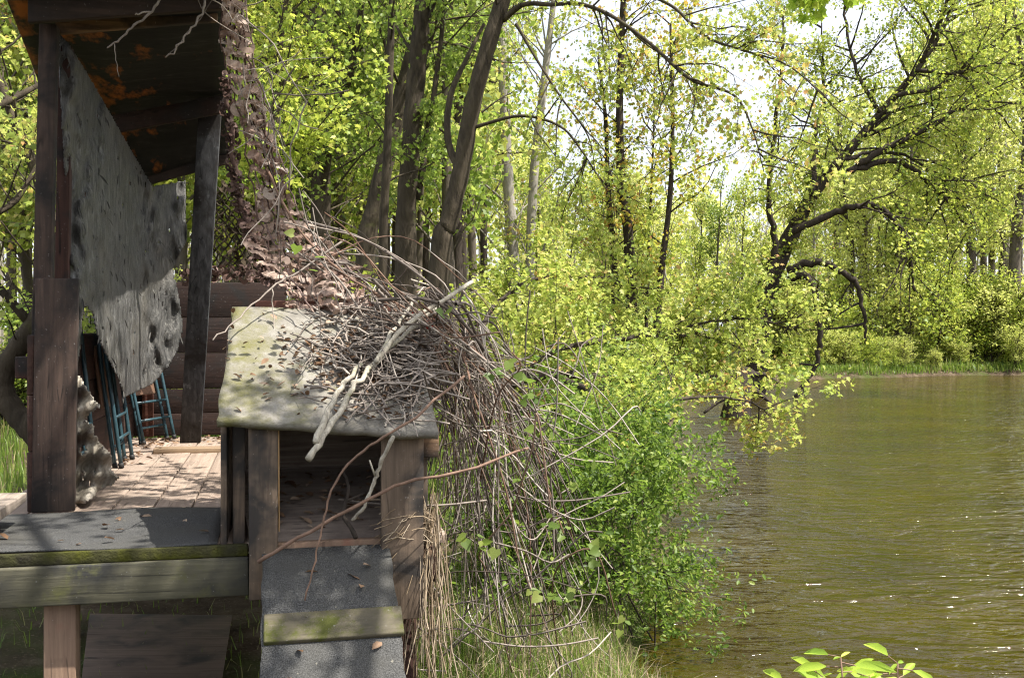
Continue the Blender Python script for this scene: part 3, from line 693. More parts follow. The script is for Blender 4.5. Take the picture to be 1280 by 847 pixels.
pts = np.array([W(U(-.98, -.28), 8.2 - abs(rng.normal()) * .35, DECK + .008) for _ in range(130)] + [W(-.96 + abs(rng.normal()) * .05, U(6.6, 8.2), DECK + .008) for _ in range(50)] + [W(U(-2, -.25), U(4.15, 4.95), DECK + .016) for _ in range(30)] + [W(U(-.03, .42), v_, rz(v_) + .014) for v_ in rng.uniform(3.2, 4.0, 16)] + [W(U(-.05, .5), U(4.2, 4.7), 0) for _ in range(90)])
pts[-90:, 2] = .93 + ((pts[-90:] @ VH) - 4.12) * .306 + .005
m.leaves(pts, rng.uniform(.025, .06, len(pts)), OVAL, None, None, 2.2)
tag(m.build('dead_leaves', M_litter, None), 'dead brown leaves scattered on the lid and the deck corner', 'dead leaves', kind='stuff')
# dry grass wisps against the box post
m = MB()
for k in range(100):
    x = U(520, 548); p0 = P(x, U(610, 660), U(4.08, 4.25)); p2 = P(x + rng.normal() * 12, U(720, 860), U(4.0, 4.3))
    m.tube(arc(p0, (p0 + p2) / 2 + rng.normal(size=3) * .03, p2, 6, .005), U(.001, .003), 4, False)
for k in range(40):
    p0 = P(U(505, 545), U(625, 680), 4.08); d = np.array([-U(.05, .2), -U(0, .1), -U(-.06, .15)])
    m.tube(arc(p0, p0 + d * .5 + ZH * .03, p0 + d, 5, .004), U(.001, .002), 4, False)
tag(m.build('dry_grass_bundle', M_strand, None), 'straw coloured bundle of dry grass hanging beside the right box post'.replace('right ', 'wider '), 'dry grass')
m = MB(); g = np.array([[P(472 + 74 * s, 392 + 12 * t + 5 * math.sin(9 * s), 4.84 + .02 * math.sin(14 * s)) + ZH * .01 * math.sin(20 * s) for t in np.linspace(0, 1, 6)] for s in np.linspace(0, 1, 24)])
m.grid(g); tag(m.build('red_cloth', M_redcloth, None, flat=False, solid=.006, origin=P(510, 400, 4.84)), 'scrap of bright red cloth caught under the stick pile', 'cloth')

# ------------------------------------------------------------------ land and river
BANK = [(2.3, -300), (2.3, -6), (2.2, 1), (2.0, 3.2), (1.25, 5), (.8, 6.8), (1.1, 8.2), (1.7, 11), (2.7, 17), (3.7, 24), (4.8, 30), (6.8, 37), (9.8, 43), (14.5, 47.5), (17, 48.1), (20, 49.9), (23, 50.9), (25.5, 50.5), (28, 51.8), (31, 52.0), (34, 51.3), (50, 53), (120, 55), (420, 40)]
RIVER = np.array(BANK + [(420, -300)])
def sdist(x, y):                          # > 0 on land
    x, y = np.asarray(x, float), np.asarray(y, float)
    d = np.full(x.shape, 1e9)
    for i in range(len(BANK) - 1):
        a, b = np.array(BANK[i], float), np.array(BANK[i + 1], float); ab = b - a
        t = np.clip(((x - a[0]) * ab[0] + (y - a[1]) * ab[1]) / (ab @ ab), 0, 1)
        d = np.minimum(d, np.hypot(x - a[0] - t * ab[0], y - a[1] - t * ab[1]))
    return np.where(inside([tuple(p) for p in RIVER], x, y), -d, d)
def ground_z(x, y):
    x, y = np.asarray(x, float), np.asarray(y, float)
    d = sdist(x, y); far = np.clip((y - 34) / 10, 0, 1)
    near = .58 * (1 - np.exp(-np.maximum(d, 0) / .75)); fz = .36 * (1 - np.exp(-np.maximum(d, 0) / .25)) + np.clip(d - 3, 0, 60) * .012
    land = WATER - .02 + near * (1 - far) + fz * far + .04 * np.sin(x * 1.3 + y * .7) * np.sin(y * .9) * np.clip(d, 0, 1)
    return np.where(d > 0, land, WATER - .02 - np.minimum(1.3, -d * .5))
ax = np.unique(np.concatenate([np.linspace(-420, -30, 24), np.linspace(-30, -6, 30), np.linspace(-6, 0, 31), np.linspace(0, 3, 46), np.linspace(3, 6, 16), np.linspace(6, 40, 80), np.linspace(40, 420, 30)]))
ay = np.unique(np.concatenate([np.linspace(-300, -6, 16), np.linspace(-6, 4, 40), np.linspace(4, 12, 110), np.linspace(12, 14, 12), np.linspace(14, 60, 120), np.linspace(60, 500, 40)]))
X, Y = np.meshgrid(ax, ay, indexing='ij')
m = MB(); m.grid(np.stack([X, Y, ground_z(X, Y)], -1)); tag(m.build('ground', M_ground, None, flat=False), kind='structure')
m = MB(); m.grid(np.array([[(x, y, WATER) for y in np.linspace(-300, 58, 12)] for x in np.linspace(-3, 420, 12)])); tag(m.build('water', M_water, None), kind='structure')

# ------------------------------------------------------------------ trees
class Tree:
    def __init__(s): s.w, s.lv, s.ls = MB(), [], []
    def limb(s, pts, r, n=7, sides=8, wob=0.0):
        p = smooth(np.asarray(pts, float), n)
        if wob: p[1:] += rng.normal(size=p[1:].shape) * wob
        rr = np.interp(np.linspace(0, 1, len(p)), np.linspace(0, 1, len(r)), r)
        s.w.tube(p, rr * (1 + .05 * np.sin(np.arange(len(p)) * 1.9)), sides); return p
    def sprout(s, p, n, t0, t1, L, lsize, up=.35, r=.02, subs=6, per=9, spread=.1, side=None, droop=.0, sub_len=.42, bare=0.0):
        k = len(p)
        for _ in range(n):
            f = U(t0, t1) * (k - 1); i = min(int(f), k - 2); b = p[i] + (p[i + 1] - p[i]) * (f - i)
            tan = norm(p[i + 1] - p[i]); d = norm(rng.normal(size=3)); d = norm(d - tan * (d @ tan) + tan * .5 + np.array([0, 0, up]))
            if side is not None: d = norm(d + np.asarray(side, float))
            l = L * U(.45, 1.15); q = [b]; e = d.copy()
            for j in range(6):
                e = norm(e + rng.normal(size=3) * .16 + np.array([0, 0, (up * .25 - droop) * .6])); q.append(q[-1] + e * l / 6)
            q = np.array(q); s.w.tube(q, np.linspace(r * l / L, r * .18, 7), 5, False)
            for _ in range(subs):
                g = U(.25, 1) * 6; i = min(int(g), 5); c = q[i] + (q[i + 1] - q[i]) * (g - i)
                e2 = norm(norm(q[i + 1] - q[i]) * .6 + rng.normal(size=3) * .55 + np.array([0, 0, up * .3 - droop])); l2 = l * sub_len * U(.5, 1.2)
                mid = c + e2 * l2 * .5 + rng.normal(size=3) * l2 * .06; end = c + e2 * l2 + np.array([0, 0, -droop * l2 * .4])
                s.w.tube(np.array([c, mid, end]), [r * .22, r * .16, r * .09], 3, False)
                if U() < bare: continue
                m = rng.poisson(per)
                if m:
                    t = np.repeat(1.06 - .9 * U(0, 1, m // 2 + 1) ** 1.4, 3)[:, None]; m = len(t)
                    pt = c * (1 - t) ** 2 + 2 * mid * t * (1 - t) + end * t * t
                    s.lv.append(pt + rng.normal(size=(m, 3)) * spread * .6); s.ls.append(lsize * U(.45, 1.12, m))
    def finish(s, name, loc, label, cat, M_b, M_l, tmpl, group=None, upb=.5):
        t = thing(name, loc, label, cat, group)
        s.w.build('trunk', M_b, t, flat=False)
        if s.lv:
            c = MB(); pts = np.vstack(s.lv); sz = np.concatenate(s.ls); u_, v_ = pts @ np.array([CA, SA, 0]), pts @ np.array([-SA, CA, 0])
            ok = ~((u_ > -1.15) & (u_ < .1) & (v_ > 4.1) & (v_ < 8.4) & (pts[:, 2] < 3.25)); c.leaves(pts[ok], sz[ok], tmpl, upbias=upb); c.build('crown', M_l, t)
        return t
def gnd(px, Y): 
    x = (px - 640) / F * Y; return np.array([x, Y, float(ground_z(x, Y)) - .1])
def trunk_px(base_px, Y, pts):
    return [gnd(base_px, Y)] + [P(a, b, (c[0] if c else Y)) for a, b, *c in pts]

# the leaning tree with the long limb over the water
T = Tree()
tr = T.limb(trunk_px(528, 13, [(550, 320), (560, 280), (576, 215), (590, 135), (611, 55), (634, -15), (668, -110), (690, -240), (700, -380)]), [.17, .13, .115, .11, .105, .1, .095, .08, .06, .03], 6, 12)
l1 = T.limb([P(*q) for q in [(628, 25, 13), (655, 6, 12.8), (690, 6, 12.5), (724, 5, 12.2), (764, 20, 12), (813, 55, 11.8), (863, 99, 11.6), (917, 119, 11.4), (940, 160, 11.3), (955, 215, 11.2)]], [.045, .03, .026, .024, .022, .02, .018, .014, .01, .005])
l2 = T.limb([P(*q) for q in [(790, -14, 12), (840, 8, 12), (880, 45, 11.8), (925, 62, 11.6), (985, 82, 11.4), (1040, 130, 11.2)]], [.022, .018, .016, .013, .01, .005])
T.limb([P(*q) for q in [(640, -20, 13), (720, -90, 12.5), (790, -14, 12)]], [.06, .05, .035])
l3 = T.limb([P(*q) for q in [(645, 30, 12.9), (668, 70, 12.8), (700, 120, 12.6), (735, 170, 12.5), (745, 220, 12.4)]], [.02, .016, .013, .009, .004])
l4 = T.limb([P(*q) for q in [(575, 215, 13), (560, 175, 13.2), (563, 120, 13.3), (585, 70, 13.4), (605, 30, 13.5)]], [.05, .045, .04, .03, .02])
l5 = T.limb([P(*q) for q in [(590, 160, 13), (650, 145, 12.7), (700, 158, 12.5), (728, 190, 12.3), (760, 240, 12.1)]], [.025, .02, .015, .01, .005])
T.sprout(tr, 18, .6, .98, 2.2, .085, .2, .025, 7, 7, .1)
for l, n in ((l1, 24), (l2, 16), (l3, 6), (l5, 8)): T.sprout(l, n, .2, 1, 1.0, .07, .0, .012, 7, 7, .1, droop=.15, bare=.15)
T.finish('leaning_tree', gnd(528, 13), 'dark slanting trunk behind the stick pile, one long bare limb arching over the river', 'tree', M_barkA, M_lfM, MAPLE)
# upright ones behind the hide
T = Tree()
tr = T.limb(trunk_px(508, 14, [(507, 320), (508, 260), (514, 180), (520, 100), (528, 20), (536, -60), (545, -220), (550, -400)]), [.2, .145, .135, .13, .125, .12, .11, .08, .03], 6, 12)
b1 = T.limb([P(*q) for q in [(524, 250, 14), (532, 180, 14), (545, 100, 14), (553, 30, 14), (556, -60, 14)]], [.05, .04, .035, .03, .02])
T.sprout(tr, 24, .5, .95, 2.0, .08, .15, .025, 8, 7, .11); T.sprout(tr, 5, .2, .45, 1.0, .08, .15, .015, 7, 7, .1); T.sprout(b1, 8, .2, 1, 1.2, .08, .2, .014)
T.finish('straight_tree', gnd(508, 14), 'thick upright rough barked trunk standing just left of the slanting trunk'.replace('just left of', 'close beside'), 'tree', M_barkA, M_lfG, MAPLE)
T = Tree()
tr = T.limb(trunk_px(450, 15.5, [(457, 320), (468, 262), (487, 180), (505, 110), (521, 50), (540, -30), (570, -160), (590, -330)]), [.2, .15, .14, .135, .13, .12, .11, .08, .03], 6, 12)
T.sprout(tr, 22, .45, .9, 2.2, .085, .15, .025, 8, 8, .12)
T.finish('curving_tree', gnd(450, 15.5), 'thick trunk curving to cross behind the upright trunk', 'tree', M_barkA, M_lfG, MAPLE)
T = Tree()
tr = T.limb(trunk_px(478, 13.2, [(479, 310), (481, 250), (485, 160), (488, 60), (491, -20), (495, -150)]), [.07, .06, .055, .05, .048, .04, .02], 6, 8)
T.sprout(tr, 12, .35, 1, 1.1, .08, .1, .016, 7, 7, .1)
T.finish('slim_tree', gnd(478, 13.2), 'slim dark pole like trunk in front of the curving trunk', 'tree', M_barkA, M_lfG, MAPLE)
T = Tree()
tr = T.limb(trunk_px(398, 17, [(400, 320), (401, 220), (396, 100), (394, 0), (390, -140), (385, -300)]), [.22, .17, .16, .15, .14, .1, .04], 6, 10)
b1 = T.limb([P(*q) for q in [(400, 250, 17), (412, 180, 16.5), (432, 110, 16), (446, 50, 15.8), (455, -20, 15.5)]], [.09, .08, .07, .055, .04])
T.sprout(tr, 42, .2, .8, 2.8, .095, .1, .028, 9, 10, .14); T.sprout(b1, 16, .1, 1, 1.8, .09, .1, .02, 8, 9, .12)
T.finish('forked_tree', gnd(398, 17), 'leafy forked tree showing between the net and the curving trunk', 'tree', M_barkA, M_lfG, MAPLE)
# bright understorey maple right behind the net
T = Tree()
tr = T.limb(trunk_px(340, 10.5, [(338, 330), (335, 240), (345, 140), (350, 60), (362, -30), (370, -120)]), [.06, .05, .045, .04, .03, .02, .01], 6, 8)
T.sprout(tr, 44, .25, 1, .95, .07, .2, .014, 8, 9, .1, side=(.12, 0, 0))
T.finish('bright_maple', gnd(340, 10.5), 'slender sunlit young maple filling the gap above the net with yellow green leaves', 'tree', M_barkA, M_lfY, MAPLE)
# pale trunks
for nm, pts, r, lab in (('pale_tree', [(645, 405), (641, 310), (634, 210), (629, 90), (626, 0), (622, -120)], .16, 'pale grey smooth trunk, the paler of two standing side by side beyond the stick pile'),
                        ('grey_tree', [(663, 405), (663, 310), (668, 210), (678, 120), (690, 20), (705, -100)], .13, 'slim grey trunk beside the paler trunk, tilting towards the river')):
    T = Tree(); tr = T.limb(trunk_px(pts[0][0], 26, pts), [r * 1.3, r, r * .95, r * .9, r * .8, r * .6, r * .4], 6, 10)
    T.sprout(tr, 15, .25, 1, 2.6, .13, .3, .03, 7, 6, .16, bare=.3)
    T.finish(nm, gnd(pts[0][0], 26), lab, 'tree', M_barkP, M_lfM, MAPLE)
# dark trio
trio = [('spindly_tree', [(790, 405), (786, 300), (776, 210), (775, 100), (780, -20), (786, -140)], .12, 24, 'tallest of the dark spindly trunks rising above the maple bough', M_lfO),
        ('spindly_tree', [(770, 400), (766, 310), (760, 235), (757, 150), (748, 70)], .085, 24.6, 'dark thin trunk leaning away from the tallest spindly trunk', M_lfM),
        ('spindly_tree', [(822, 405), (828, 330), (838, 240), (841, 130), (838, 30)], .08, 23.5, 'dark spindly trunk with coppery leaves nearest the arching black tree', M_lfO),
        ('spindly_tree', [(808, 400), (812, 280), (817, 170), (818, 90)], .04, 24.3, 'very thin stem standing between the dark spindly trunks', M_lfY)]
for nm, pts, r, yy, lab, ml in trio:
    T = Tree(); tr = T.limb(trunk_px(pts[0][0], yy, pts), np.linspace(r * 1.35, r * .35, 7), 6, 9)
    T.sprout(tr, 26, .25, 1, 2.0, .11, .25, .02, 8, 7, .16, bare=.2)
    T.finish(nm, gnd(pts[0][0], yy), lab, 'tree', M_barkD, ml, MAPLE)
# the black arching tree over the river
T = Tree(); D = 36
tr = T.limb(trunk_px(938, D + 1, [(949, 405), (963, 348), (990, 292), (1015, 245), (1060, 190), (1100, 142), (1150, 82), (1185, 22), (1205, -50), (1215, -130)]), [.5, .42, .36, .29, .22, .17, .14, .1, .07, .05, .03], 6, 12)
H = []
for pts, r in (([(961, 350), (969, 297), (961, 259), (966, 190), (975, 100), (980, 10)], .13), ([(985, 292), (1045, 265), (1070, 258), (1100, 259), (1125, 285), (1138, 320), (1142, 365)], .13),
               ([(985, 338), (1015, 328), (1045, 335), (1070, 355), (1080, 395), (1082, 430)], .14), ([(985, 350), (1010, 345), (1020, 380), (1025, 420), (1020, 455), (1006, 480), (985, 503)], .13),
               ([(1071, 205), (1110, 184), (1150, 165), (1188, 142), (1240, 120)], .12), ([(1060, 215), (1092, 205), (1128, 203), (1150, 220), (1181, 248), (1215, 290)], .12),
               ([(1145, 88), (1200, 92), (1250, 78), (1310, 88)], .08), ([(1150, 78), (1170, 40), (1184, 0), (1190, -50)], .09), ([(1100, 140), (1070, 90), (1055, 20), (1050, -50)], .08),
               ([(1015, 245), (1020, 180), (1030, 110), (1025, 30)], .1), ([(1120, 120), (1180, 105), (1230, 60), (1290, 20)], .08), ([(1050, 200), (1110, 190), (1170, 215), (1240, 240)], .07)):
    yy = D + U(-1.5, 1.5); H.append(T.limb([P(a, b, D + (yy - D) * min(1, i / 2)) for i, (a, b) in enumerate(pts)], [r, r * .85, r * .7, r * .5, r * .25], 6, 8, .03))
T.sprout(tr, 14, .08, .42, 2.0, .13, .1, .03, 8, 9, .2)
for i, h in enumerate(H): T.sprout(h, 16 if i not in (2, 3) else 6, .25, 1, 2.6, .13, .05, .04, 8, 9 if i not in (2, 3) else 5, .2, droop=.1)
T.sprout(tr, 40, .4, 1, 3.6, .13, .15, .055, 9, 10, .22, side=(.1, 0, 0))
T.finish('arching_tree', gnd(938, D + 1), 'black leaning tree with arching limbs dipping down to the river surface', 'tree', M_barkD, M_lfY, MAPLE)
# low maple bough sweeping over the water behind the canes
T = Tree(); Dm = 10.5
b0 = gnd(600, Dm)
t1 = T.limb([b0, P(612, 520, Dm), P(640, 480, Dm), P(690, 468, Dm), P(740, 470, 10.8), P(800, 478, 11), P(850, 470, 11.2), P(900, 468, 11.3)], [.07, .06, .05, .045, .04, .03, .02, .01], 6, 8, .01)
t2 = T.limb([P(640, 480, Dm), P(690, 440, Dm), P(760, 425, 11), P(830, 418, 11.5), P(900, 425, 11.8), P(960, 455, 12)], [.035, .03, .025, .018, .012, .006], 6, 7, .01)
t3 = T.limb([P(690, 468, Dm), P(750, 495, 10), P(790, 515, 9.9), P(850, 498, 10), P(930, 500, 10.2), P(965, 520, 10.3)], [.035, .03, .025, .015, .01, .005], 6, 7, .01)
t4 = T.limb([P(612, 520, Dm), P(600, 430, Dm), P(630, 370, 11), P(690, 345, 11.4), P(760, 350, 11.8), P(820, 372, 12)], [.035, .03, .025, .018, .012, .006], 6, 7, .01)
t5 = T.limb([P(830, 418, 11.5), P(890, 402, 11.7), P(950, 398, 12), P(1000, 418, 12.2)], [.018, .014, .01, .005], 6, 7, .01)
for t, n in ((t1, 26), (t2, 34), (t3, 22), (t4, 34), (t5, 20)): T.sprout(t, n, .15, 1, .8, .062, .12, .008, 7, 9, .075)
T.finish('low_maple', b0, 'low spreading maple whose yellow green boughs sweep out over the river beyond the canes', 'tree', M_barkD, M_lfM, MAPLE, upb=.9)
# small shrub over the water: fine bright leaves
T = Tree()
for k in range(40):
    b = np.array([U(.35, 1.25), U(7.2, 9.6), -.5]); px, py, Yk = U(600, 850), U(490, 745), U(6.9, 9.6)
    if px > 800 and py < 560: py += 60
    if px < 680: Yk = U(6.2, 7.5)
    e = P(px, py, Yk); c = (b + e) / 2 + np.array([-.1, 0, .35 + .3 * U()])
    q = arc(b, c, e, 9, .02); T.w.tube(q, np.linspace(.007, .003, 9), 5, False)
    T.sprout(q, 8, .35, 1, .55, rng.uniform(.044, .058), .1, .004, 7, 8, .05, droop=.08, sub_len=.5)
T.finish('waterside_shrub', (.8, 8.6, -.5), 'dense bright green shrub with tiny leaves hanging over the water below the canes', 'shrub', M_barkD, M_lfS, OVAL, upb=.8)
# curved trunk and thin branches seen past the charred post
T = Tree()
tr = T.limb([gnd(95, 7.2), P(75, 590, 7.1), P(45, 545, 7), P(22, 519, 7), P(5, 490, 7), P(8, 458, 7), P(40, 408, 7), P(75, 340, 7.1), P(50, 230, 7.2), P(10, 130, 7.3), P(-30, 20, 7.4)], [.1, .09, .078, .075, .073, .07, .065, .05, .04, .03, .012], 6, 12)
b1 = T.limb([P(40, 408, 7), P(-40, 300, 6.8), P(20, 250, 7), P(60, 180, 7.2)], [.03, .025, .02, .008])
b2 = T.limb([P(-60, 160, 7), P(0, 132, 7.2), P(60, 100, 7.5)], [.03, .025, .015])
T.sprout(tr, 26, .55, 1, 1.3, .06, .1, .01, 7, 5, .09, bare=.35); T.sprout(b1, 8, .2, 1, .9, .055, .1, .008, 6, 5, .08, bare=.3); T.sprout(b2, 6, .2, 1, .9, .055, .1, .008, 6, 5, .08, bare=.3)
T.finish('crooked_tree', gnd(95, 7.2), 'crooked trunk bending in a hook beside the charred post', 'tree', M_barkA, M_lfM, MAPLE)
# a tree behind the viewer whose boughs throw the dappled shade on the deck, one spray dipping into the frame
T = Tree()
tr = T.limb([(2.0, -1.0, -.2), (2.0, -.9, 1.5), (1.9, -.5, 3.2), (1.8, .3, 4.8), (1.6, 1.5, 6.2), (1.4, 2.8, 7.2)], [.16, .14, .12, .1, .07, .03], 6, 12)
b1 = T.limb([(1.9, -.5, 3.2), (1.9, 1.2, 4.2), (1.6, 3.0, 4.7), (1.2, 4.4, 4.9), (.7, 5.4, 4.9)], [.06, .05, .04, .025, .01])
b2 = T.limb([(1.9, .3, 4.8), (1.4, 2.0, 5.6), (.6, 3.6, 5.9), (-.1, 4.8, 5.9)], [.05, .04, .03, .01])
b3 = T.limb([(1.9, 1.2, 4.2), (2.1, 3.0, 4.2), (1.75, 4.6, 3.6), (1.62, 5.1, 3.42)], [.025, .02, .012, .004])
T.sprout(tr, 14, .5, 1, 1.6, .085, .2, .02, 8, 9, .1); T.sprout(b1, 26, .3, 1, 1.0, .08, .2, .01, 8, 10, .1, side=(0, 0, .25)); T.sprout(b2, 26, .2, 1, 1.1, .08, .1, .012, 8, 10, .1, side=(0, 0, .2))
T.sprout(b3, 4, .85, 1, .25, .06, .0, .005, 5, 6, .05)
T.finish('overhanging_tree', (2.0, -1.0, -.2), 'leafy bough hanging into the very top of the view above the arching tree', 'tree', M_barkA, M_lfB, MAPLE)

# grape vine with big leaves over the canes
g = thing('grape_vine', gnd(640, 5.0), 'climbing vine with large pale green leaves on the tangle of canes', 'vine')
m = MB(); lp = []
for pts in ([(640, 840, 5), (610, 720, 4.6), (600, 690, 4.3), (640, 640, 4.2)], [(700, 830, 5), (690, 740, 4.5), (705, 700, 4.3), (745, 690, 4.3), (770, 770, 4.4)], [(600, 600, 4.6), (620, 500, 4.3), (650, 460, 4.2), (640, 440, 4.2)], [(640, 640, 4.4), (665, 560, 4.2), (672, 520, 4.15), (690, 650, 4.2)], [(480, 350, 4.6), (520, 380, 4.4), (560, 420, 4.3), (625, 415, 4.2)]):
    m.tube(line_px(pts, 5), .0035, 5)
for x, y in ((600, 686), (612, 690), (590, 672), (606, 675), (620, 470), (632, 468), (648, 466), (655, 472), (618, 462), (664, 540), (672, 545), (680, 540), (694, 652), (690, 648), (700, 660), (745, 690), (740, 700), (738, 690), (752, 684), (663, 738), (668, 745), (705, 748), (712, 752), (715, 742), (700, 745), (775, 778), (770, 785), (655, 596), (400, 330), (368, 300), (640, 452), (560, 395), (735, 585), (660, 500), (708, 600)):
    lp += [P(x + U(-9, 9), y + U(-9, 9), 4.15 + U(0, .15)) for _ in range(2)]
m.build('stem', M_twigred, g)
m = MB(); nn = np.tile([.1, -.45, .8], (len(lp), 1)) + rng.normal(size=(len(lp), 3)) * .5
m.leaves(np.array(lp), rng.uniform(.024, .05, len(lp)), BROAD, None, nn); m.build('foliage', M_lfV, g)
# the shoots at the bottom edge
sp = thing('leafy_shoots', (.9, 2.6, -.05), 'young shoots with pointed yellow green leaves poking up at the bottom edge of the view', 'plant')
m = MB(); m2 = MB()
for bx_, top in ((1052, 822), (1122, 828), (1028, 846), (1090, 846), (988, 856)):
    a = P(bx_ - 10, 1000, 2.5); t_ = P(bx_, top, 2.5); q = arc(a, (a + t_) / 2 + np.array([.02, 0, 0]), t_, 6, .003); m.tube(q, np.linspace(.004, .002, 6), 6)
    for k in range(9):
        an = k * 2.4 + U(-.3, .3); up = .25 + .12 * k / 4 if k > 6 else U(-.15, .2)
        b = q[-1] - ZH * (.012 * max(0, 6 - k)) if k < 7 else q[-1]
        d = np.array([math.cos(an), .6 * math.sin(an), up]); L_ = U(.06, .095) if k < 7 else U(.025, .04)
        if k < 7: m.tube(np.array([b, b + norm(d) * .035]), .0015, 4, False); b = b + norm(d) * .033
        m2.leaves(b[None], L_, LANCE if k > 1 else OVAL, d[None], np.array([[-.1, -.35, 1.0]]) + rng.normal(size=(1, 3)) * .25)
m.build('stem', M_twigred, sp); m2.build('foliage', M_lfB, sp)

# ------------------------------------------------------------------ the woods: a few kinds, copied
def proto(name, label, cat, group, mb, ml, h, nb, L, ls, per, lo, spread, lean=.3, subs=8, r0=.13):
    T = Tree(); pts = [np.array([0, 0, -.15])]
    for i in range(6): pts.append(pts[-1] + np.array([rng.normal() * lean * .35, rng.normal() * lean * .35, h / 6]))
    tr = T.limb(pts, np.linspace(r0, r0 * .15, 7), 4, 8)
    T.sprout(tr, nb, lo, 1, L, ls, .3, .03, subs, per, spread)
    return T.finish(name, (0, 0, 0), label, cat, mb, ml, RHOMB, group)
LB = 'slender leafy tree standing in the sunlit wood behind the hide and the leaning trunks'
LR = 'leafy tree standing in the wood on the far bank of the river'
pk = [('woodland_tree', M_barkF, M_lfF, 30, 2.1, 7, .22), ('woodland_tree', M_barkF, M_lfG, 30, 2.3, 7, .25), ('woodland_tree', M_barkD, M_lfF, 28, 1.8, 6, .3), ('woodland_tree', M_barkP, M_lfM, 28, 1.9, 7, .25), ('woodland_tree', M_barkF, M_lfY, 34, 2.0, 7, .18)]
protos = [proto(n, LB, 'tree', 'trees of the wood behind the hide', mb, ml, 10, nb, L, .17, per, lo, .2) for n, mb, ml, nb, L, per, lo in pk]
shr = [proto('undergrowth_shrub', 'x', 'shrub', None, M_barkD, ml, 2.2, 30, 1.1, .1, 8, .05, .12, .2, 7, .03) for ml in (M_lfF, M_lfG, M_lfY)]
used = set()
def place(kind, protos_, x, y, h, h0, label, group, wide=1.0):
    o = protos_[int(rng.integers(len(protos_)))]; k = o.name; s = h / h0; w = s ** .75 * wide
    z = float(ground_z(x, y)) - .03
    if (kind, k) not in used:
        used.add((kind, k)); o.matrix_world = Matrix.Translation(Vector((x, y, z))) @ Matrix.Rotation(U(0, 6.28), 4, 'Z') @ Matrix.Diagonal((w, w, s, 1)); o['label'] = label; o['group'] = group
        return o
    return dup(o, (x, y, z), U(0, 6.28), (w, w, s), label, group)
def silh(px): return np.interp(px, [-50, 590, 640, 700, 960, 1010, 1120, 1180, 1340], [-260, -240, 150, 235, 240, 190, 110, -40, -90])
cells = []
for px in np.arange(-70, 1300, 30):
    for Yc in (19, 24, 30, 37, 45, 56, 66):
        cells.append((px + U(-15, 15), Yc + U(-2.5, 2.5)))
for px, Yc in cells:
    x = (px - 640) / F * Yc
    if float(sdist(x, Yc)) < 1.6 or U() < .42: continue
    h = (HY - silh(px) - U(-30, 90)) / F * Yc + 1.75
    if h < 2.5: continue
    if Yc < 23 and 640 < px < 1000: continue
    if Yc < 34 and 575 < px < 700: continue
    h = min(h, 26); px_ok = 1
    farb = x > 9 and Yc > 46
    if farb and U() < .25: continue
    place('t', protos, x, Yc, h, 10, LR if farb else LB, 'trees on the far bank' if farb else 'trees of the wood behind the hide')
# dark trunks one can pick out on the far bank
for px, Yc, h, r in ((1214, 57, 20, .34), (1110, 56, 13, .3), (1146, 60, 17, .36), (1269, 55, 21, .38), (1190, 66, 20, .25), (1240, 63, 20, .25), (1085, 64, 14, .2)):
    T = Tree(); b = gnd(px, Yc); tr = T.limb([b, b + [0, 0, h * .3], b + [rng.normal() * .4, 0, h * .6], b + [rng.normal() * .8, 0, h]], [r, r * .8, r * .5, r * .15], 6, 8)
    T.sprout(tr, 36, .3, 1, 3.6, .3, .2, .06, 8, 8, .35)
    T.finish('bank_tree', b, LR, 'tree', M_barkF, M_lfF, RHOMB, 'trees on the far bank')
SB = 'leafy shrub in the undergrowth of the wood behind the hide'; SR = 'bright green shrub growing along the grassy far bank'
for px, Yc, h in [(U(540, 960), U(14, 22), U(1.4, 2.1)) for _ in range(16)] + [(U(-60, 300), U(13, 24), U(1.2, 2.4)) for _ in range(12)] + [(U(560, 1000), U(24, 40), U(1.8, 3.2)) for _ in range(34)] + [(U(330, 560), U(15, 21), U(1.4, 2.2)) for _ in range(12)] + [(U(930, 1340), U(52.5, 62), U(2.2, 4.5)) for _ in range(52)] + [(U(1000, 1300), U(49.5, 52.5), U(.8, 1.8)) for _ in range(26)] + [(1230, 53.5, 4.2), (1200, 53.8, 3.6), (1262, 53.6, 4.0), (1180, 53, 3)]:
    x = (px - 640) / F * Yc
    if float(sdist(x, Yc)) < .5: continue
    if Yc < 13.5 and px < 330: continue
    farb = x > 9 and Yc > 46
    place('s', [shr[0], shr[2]] if farb else shr, x, Yc, h, 2.2, SR if farb else SB, 'shrubs along the far bank' if farb else 'undergrowth behind the hide', 1.15)
# the far-off wood as one mass
m = MB(); pts = []
n = 52000; px = rng.uniform(-120, 1400, n); Yc = rng.uniform(74, 105, n); x = (px - 640) / F * Yc
top = (HY - silh(px) - 20 + 55 * np.sin(px * .045) * np.sin(px * .017 + Yc * .3)) / F * Yc + 1.75
zz = U(0, 1, n) ** .8 * np.minimum(top, 26) + ground_z(x, Yc)
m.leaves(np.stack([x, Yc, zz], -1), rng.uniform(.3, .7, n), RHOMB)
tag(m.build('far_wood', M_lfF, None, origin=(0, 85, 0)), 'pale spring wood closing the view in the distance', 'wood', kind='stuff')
m = MB()
for k in range(240):
    px, Yc = U(-100, 1400), U(66, 90); b = gnd(px, Yc); h = max(4, (HY - float(silh(px))) / F * Yc + 2); 
    p = np.array([b, b + [rng.normal() * .3, 0, h * .4], b + [rng.normal() * .9, 0, h * .8]]); m.tube(p, [U(.08, .2), .08, .03], 5, False)
    for _ in range(5):
        c = p[1] + (p[2] - p[1]) * U(); m.tube(np.array([c, c + [rng.normal() * 1.2, 0, U(.8, 2.5)]]), [.04, .015], 3, False)
tag(m.build('far_trunks', M_barkP, None), 'thin grey trunks of the distant wood', 'wood', kind='stuff')

